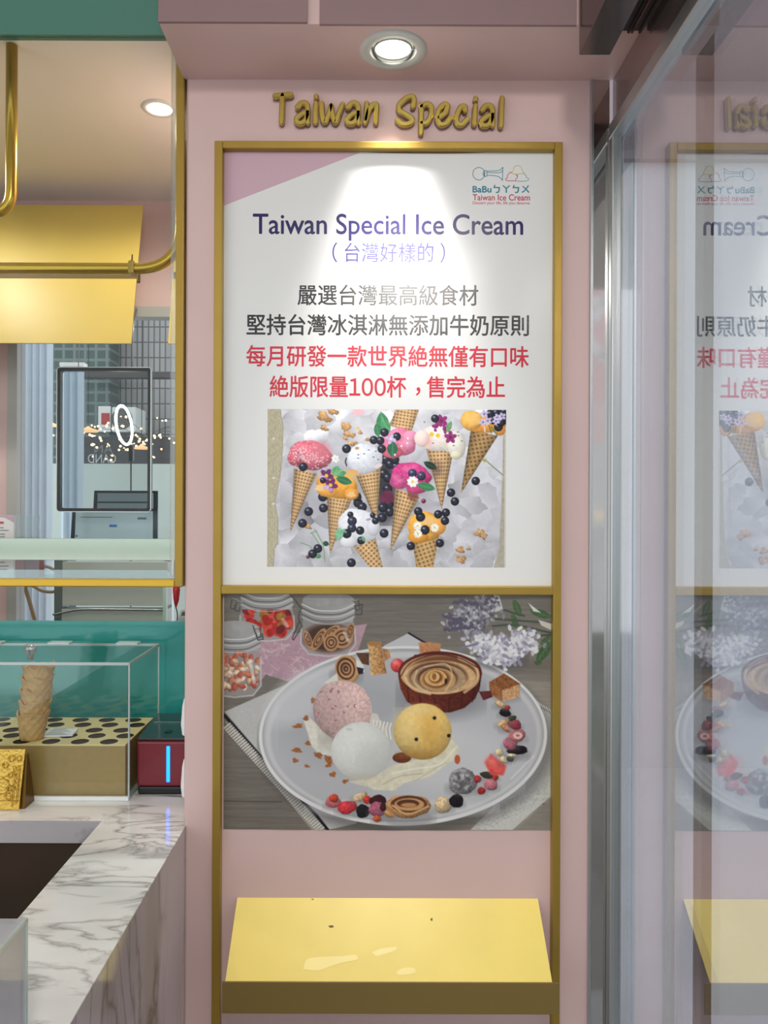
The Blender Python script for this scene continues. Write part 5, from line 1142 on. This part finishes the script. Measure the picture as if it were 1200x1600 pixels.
# string lights
dl_ = 5.6; rs = np.random.RandomState(4)
sl = thing('string_lights', (PX(190, dl_), dl_ - D0, 0.0), 'web of small warm string lights before the dark shop front', 'string lights')
BUL = mat('warm_bulb', (255, 220, 160), 0.4, emit=(255, 196, 124), es=7.0)
mb = MB()
for k in range(6):
    y_ = 668 + k * 9; mb.tube([(PX(x, dl_), dl_ - D0 + .02 * k, PZ(y_ + 9 * math.sin(x / 17 + k) + 4 * math.cos(x / 9), dl_)) for x in range(-110, 326, 6)], .0015, 4)
mb.build('wire', DARK, sl)
for xx in (-112, 322): MB().tube([(PX(xx, dl_), dl_ - D0 + .05, 0), (PX(xx, dl_), dl_ - D0 + .05, PZ(655, dl_))], .02, 8).build('pole', DARK, sl)
bulb0 = None
for k in range(98):
    x = rs.uniform(122, 290) if k > 8 else rs.uniform(62, 90); q = rs.randint(6); y_ = 662 + q * 9 + 9 * math.sin(x / 17 + q) + 4 * math.cos(x / 9) + rs.uniform(0, 6) - 14 * (x > 236)
    X_, Y_, Z_ = PX(x, dl_), dl_ - D0 + .02 * q - .02, PZ(y_, dl_)
    if bulb0 is None:
        bulb0 = MB().sphere((sl.location.x, sl.location.y, sl.location.z), .0066, 6).build('bulb', BUL, sl); b_ = bulb0
    else:
        b_ = bulb0.copy(); COL.objects.link(b_); b_.parent = sl
    s_ = rs.uniform(.6, 1.35); b_.scale = (s_, s_, s_); b_.location = (X_ - sl.location.x, Y_ - sl.location.y, Z_ - sl.location.z)
# small disc pendants
for (xa, xb, y_, lab) in ((68, 90, 668, 'leftmost small disc pendant with a warm glowing rim'), (122, 153, 676, 'disc pendant reflected in the hanging panel, warm rim'), (210, 232, 703, 'small disc pendant right of the ring light')):
    d = 4.2; o = thing('pendant_lamp', (PX((xa + xb) / 2, d), d - D0, PZ(y_, d)), lab, 'pendant', 'disc pendants reflected in the mirror')
    r = (PX(xb, d) - PX(xa, d)) / 2
    MB().lathe((PX((xa + xb) / 2, d), d - D0, PZ(y_, d)), [(r, 0), (r, .008), (r * .3, .02), (.004, .03)], 24).build('shade', mat('pendant_bronze', (196, 150, 110), 0.4, emit=(255, 190, 130), es=0.9), o)
    MB().tube([(PX((xa + xb) / 2, d), d - D0, PZ(y_, d) + .028), (PX((xa + xb) / 2, d), d - D0, 3.2)], .0018, 6).build('cord', DARK, o)
cf = thing('canopy_frame', (-1.8, 2.64, 0), 'thin dark canopy frame the disc pendants hang from', 'frame')
MB().box(-2.7, -0.85, 2.62, 2.66, 3.2, 3.25).build('beam', DARK, cf)
for xx in (-2.7, -0.89): MB().box(xx, xx + .04, 2.62, 2.66, 0, 3.2).build('post', DARK, cf)
# lettering reversed by the back mirror
d = 4.0; wl = thing('window_lettering', (PX(158, d), d - D0, PZ(727, d)), 'faint white lettering reversed in the back mirror', 'lettering')
text_on_wall('lettering', 'CAND', PX(137, d), PX(181, d), PZ(725, d), PZ(711, d), d - D0, mat('faint_white', (196, 200, 200), 0.5), wl, 0.0, mirror=True)
text_on_wall('lettering', 'AN', PX(147, d), PX(176, d), PZ(709, d), PZ(697, d), d - D0, mat('faint_grey', (128, 128, 128), 0.5), wl, 0.0, mirror=True)
# easel, red boxes and grey cabinet low behind the glass
dE = 2.70; YE = dE - D0
ea = thing('easel', (PX(35, dE), YE, 0), 'brown bentwood easel with looped top behind the teal panel', 'easel')
EM = mat('brown_bentwood', (132, 112, 78), 0.45)
def ez(p): return (PX(p[0], dE), YE, PZ(p[1], dE))
MB().tube([ez(p) for p in crom([(26, 915), (20, 935), (12, 965), (4, 1020), (-6, 1100), (-20, 1500)], 5)], .0075, 8).build('leg', EM, ea)
MB().tube([ez(p) for p in crom([(38, 915), (46, 940), (56, 975), (68, 1020), (90, 1100), (140, 1500)], 5)], .0075, 8).build('leg', EM, ea)
MB().tube([ez(p) for p in crom([(26, 917), (40, 896), (58, 887), (76, 888), (92, 898), (100, 915), (86, 926), (66, 925), (50, 917), (30, 916), (10, 899), (-12, 890), (-40, 888)], 6)], .0055, 8).build('loop_top', EM, ea)
rb = mat('red_box', (196, 60, 56), 0.4); 
ld_ = D0 + .58
for (xa, xb, ya, yb, m_, lab) in ((24, 37.5, 877, 903, rb, 'small red box beside the menu card'), (40, 60, 877, 893, mat('crimson_box', (150, 50, 56), 0.4), 'crimson box right of the small red box')):
    tag(MB().box(PX(xa, ld_), PX(xb, ld_), .58, .62, PZ(905, ld_), PZ(ya - 4, ld_)).build('small_box', m_, None, .001), lab, 'box', 'red boxes under the ledge')
tag(MB().box(PX(-70, ld_), PX(64, ld_), .555, .70, PZ(908, ld_), PZ(905, ld_) - .0003).build('glass_shelf', clear('shelf_glass', (220, 236, 232), .1, white=.1)), 'thin glass shelf carrying the menu card and red boxes', 'shelf')
cb = thing('cash_cabinet', (PX(180, 2.3), .74, 0.0), 'grey metal cabinet low behind the gold window rail', 'cabinet')
dc_ = 2.35; GM_ = mat('cabinet_grey', (176, 182, 172), 0.35); GL = mat('cabinet_dark', (96, 106, 104), 0.3)
MB().box(PX(97, dc_), PX(262, dc_), dc_ - D0, dc_ - D0 + .05, 0.0, PZ(953, dc_)).build('lower_box', GM_, cb)
MB().box(PX(98, dc_), PX(262, dc_), dc_ - D0, dc_ - D0 + .05, PZ(948, dc_), PZ(880, dc_)).build('upper_box', GM_, cb)
MB().box(PX(84, dc_), PX(97, dc_), dc_ - D0 + .005, dc_ - D0 + .05, 0, PZ(876, dc_)).build('side_panel', GL, cb)
MB().tube([(PX(x, dc_), dc_ - D0 - .004, PZ(y, dc_)) for x, y in crom([(84, 962), (110, 956), (140, 953), (262, 954)], 5)], .003, 6).build('bright_lip', ALU, cb)
MB().box(PX(255, 2.28), PX(260, 2.28), 2.28 - D0, 2.28 - D0 + .02, 0.95, PZ(918, 2.28)).build('glass_edge', mat('pale_green_edge', (176, 206, 186), 0.3), cb)
cdt = D0 + .44
ch = thing('card_terminal', (PX(284, cdt), .44, PZ(975, cdt)), 'grey handheld card terminal leaning near the pier', 'terminal')
MB().prism([(PX(276, cdt), PZ(975, cdt)), (PX(296, cdt), PZ(975, cdt)), (PX(296, cdt), PZ(952, cdt)), (PX(283, cdt), PZ(954, cdt))], 'y', .44, .455).build('body', mat('terminal_grey', (190, 190, 186), 0.4), ch, .001)
MB().poly([(PX(283.5, cdt), PZ(963, cdt)), (PX(292, cdt), PZ(963, cdt)), (PX(292, cdt), PZ(956, cdt)), (PX(285.5, cdt), PZ(957, cdt))], .4394).build('keypad', mat('keypad_dark', (80, 76, 70), .5), ch)
rc = thing('hand_tool', (PX(276, 2.1), .54, PZ(972, 2.1)), 'red pointed hand tool with a black cord beside the pier', 'tool')
MB().lathe((PX(276, 2.07), .51, PZ(950, 2.07)), [(.001, 0), (.007, .018), (.010, .045), (.010, .060)], 12).build('handle', mat('tool_red', (186, 36, 40), .35), rc)
MB().tube([(PX(x, 2.07), .515 - .0, PZ(y, 2.07)) for x, y in crom([(272, 877.5), (271, 922), (272, 940), (277, 960), (276, 975)], 5)], .0016, 6).build('cord', DARK, rc)

# ================================================================ the street beyond the glass door and behind the camera
FAC = mat('pale_render', (232, 235, 242), 0.6, noise=0.04, nscale=1.5)
of = thing('building', (2.3, 3.1, 0), 'pale grey-blue facade seen dimly through the glass door', 'building')
MB().box(0.60, 4.4, 3.0, 3.2, 0, 3.6).build('lower_wall', FAC, of)
MB().box(0.60, 4.4, 2.95, 3.2, 3.6, 6.0).build('upper_wall', mat('grey_mauve_render', (150, 138, 142), .6), of)
dP = 1.5
tag(MB().box(PX(1088, dP), PX(1115, dP), dP - D0, dP - D0 + .012, 0.006, 2.87).build('street_post', DGREY, None, .003), 'dark vertical post standing outside the glass door', 'post')
# across the street behind the camera (mirrored in the steel jamb)
ba = thing('building', (3.2, -6.2, 0), 'pale concrete building across the street mirrored in the steel jamb', 'building')
MB().box(0.8, 6.0, -6.4, -6.2, 0, 6.5).build('wall', mat('grey_render', (170, 172, 170), .6), ba)
MB().box(0.8, 6.0, -6.2, -6.12, 0.75, 1.35).build('shop_strip', mat('brown_shop', (70, 52, 46), .5), ba)
mb = MB()
for k in range(12): mb.box(1.5 + k * .12, 1.57 + k * .12, -6.12, -6.10, 1.42, 1.52)
mb.build('lit_panels', mat('gold_lit', (226, 190, 110), .4, emit=(230, 180, 90), es=.8), ba)
rbn = thing('banner', (1.9, -4.4, 2.2), 'red banner with white brush strokes mirrored in the jamb', 'banner')
MB().prism([(1.35, 2.25), (2.4, 2.55), (2.4, 4.1), (1.35, 3.55)], 'y', -4.42, -4.40).build('cloth', mat('banner_red', (226, 40, 56), .55), rbn)
MB().prism([(1.36, 1.95), (2.4, 2.2), (2.4, 2.54), (1.36, 2.24)], 'y', -4.42, -4.40).build('pale_hem', mat('banner_rose', (226, 120, 116), .55), rbn)
mb = MB()
for (a, b) in (((1.78, 3.3), (1.98, 2.95)), ((1.70, 3.0), (1.95, 3.35)), ((1.62, 2.9), (1.80, 2.7)), ((1.75, 2.75), (2.0, 2.6)), ((1.68, 3.15), (2.02, 3.12))):
    a, b = np.array(a), np.array(b); dd = (b - a) / np.linalg.norm(b - a); nn = np.array([-dd[1], dd[0]]) * .035
    mb.prism([tuple(a + nn), tuple(a - nn), tuple(b - nn), tuple(b + nn)], 'y', -4.396, -4.390)
mb.build('brush_stroke', WHITE, rbn)
MB().tube([(1.36, -4.43, 4.0), (1.36, -4.43, 0)], .03, 8).build('pole', ALU, rbn)
pl = thing('planter', (1.3, -1.75, 0), 'low tiled planter with green grass outside the glass door', 'planter')
MB().box(0.95, 2.2, -2.2, -1.5, 0, .42).build('tiled_trough', tiles('pale_tile', (206, 204, 196), (196, 194, 188), (120, 118, 114), .12, .12), pl)
mb = MB(); rs = np.random.RandomState(9)
for k in range(700):
    x, y, h, a = rs.uniform(.98, 2.17), rs.uniform(-2.17, -1.53), rs.uniform(.15, .4), rs.uniform(0, 2 * PI); w_ = .008
    lx_, ly_ = rs.normal() * .08, rs.normal() * .08
    mb.add([(x - w_ * math.cos(a), y - w_ * math.sin(a), .42), (x + w_ * math.cos(a), y + w_ * math.sin(a), .42), (x + lx_, y + ly_, .42 + h)], [(0, 1, 2)])
mb.build('grass', mat('grass_green', (96, 140, 70), .6), pl, kind='stuff')
hd = MB(); rs = np.random.RandomState(10)
for k in range(160): hd.sphere((rs.uniform(1.2, 4.0), rs.uniform(-5.3, -4.9), rs.uniform(.15, 1.0)), rs.uniform(.08, .16), 5)
tag(hd.build('hedge', mat('hedge_green', (60, 96, 54), .7)), 'clipped green hedge across the street mirrored in the jamb', 'hedge')
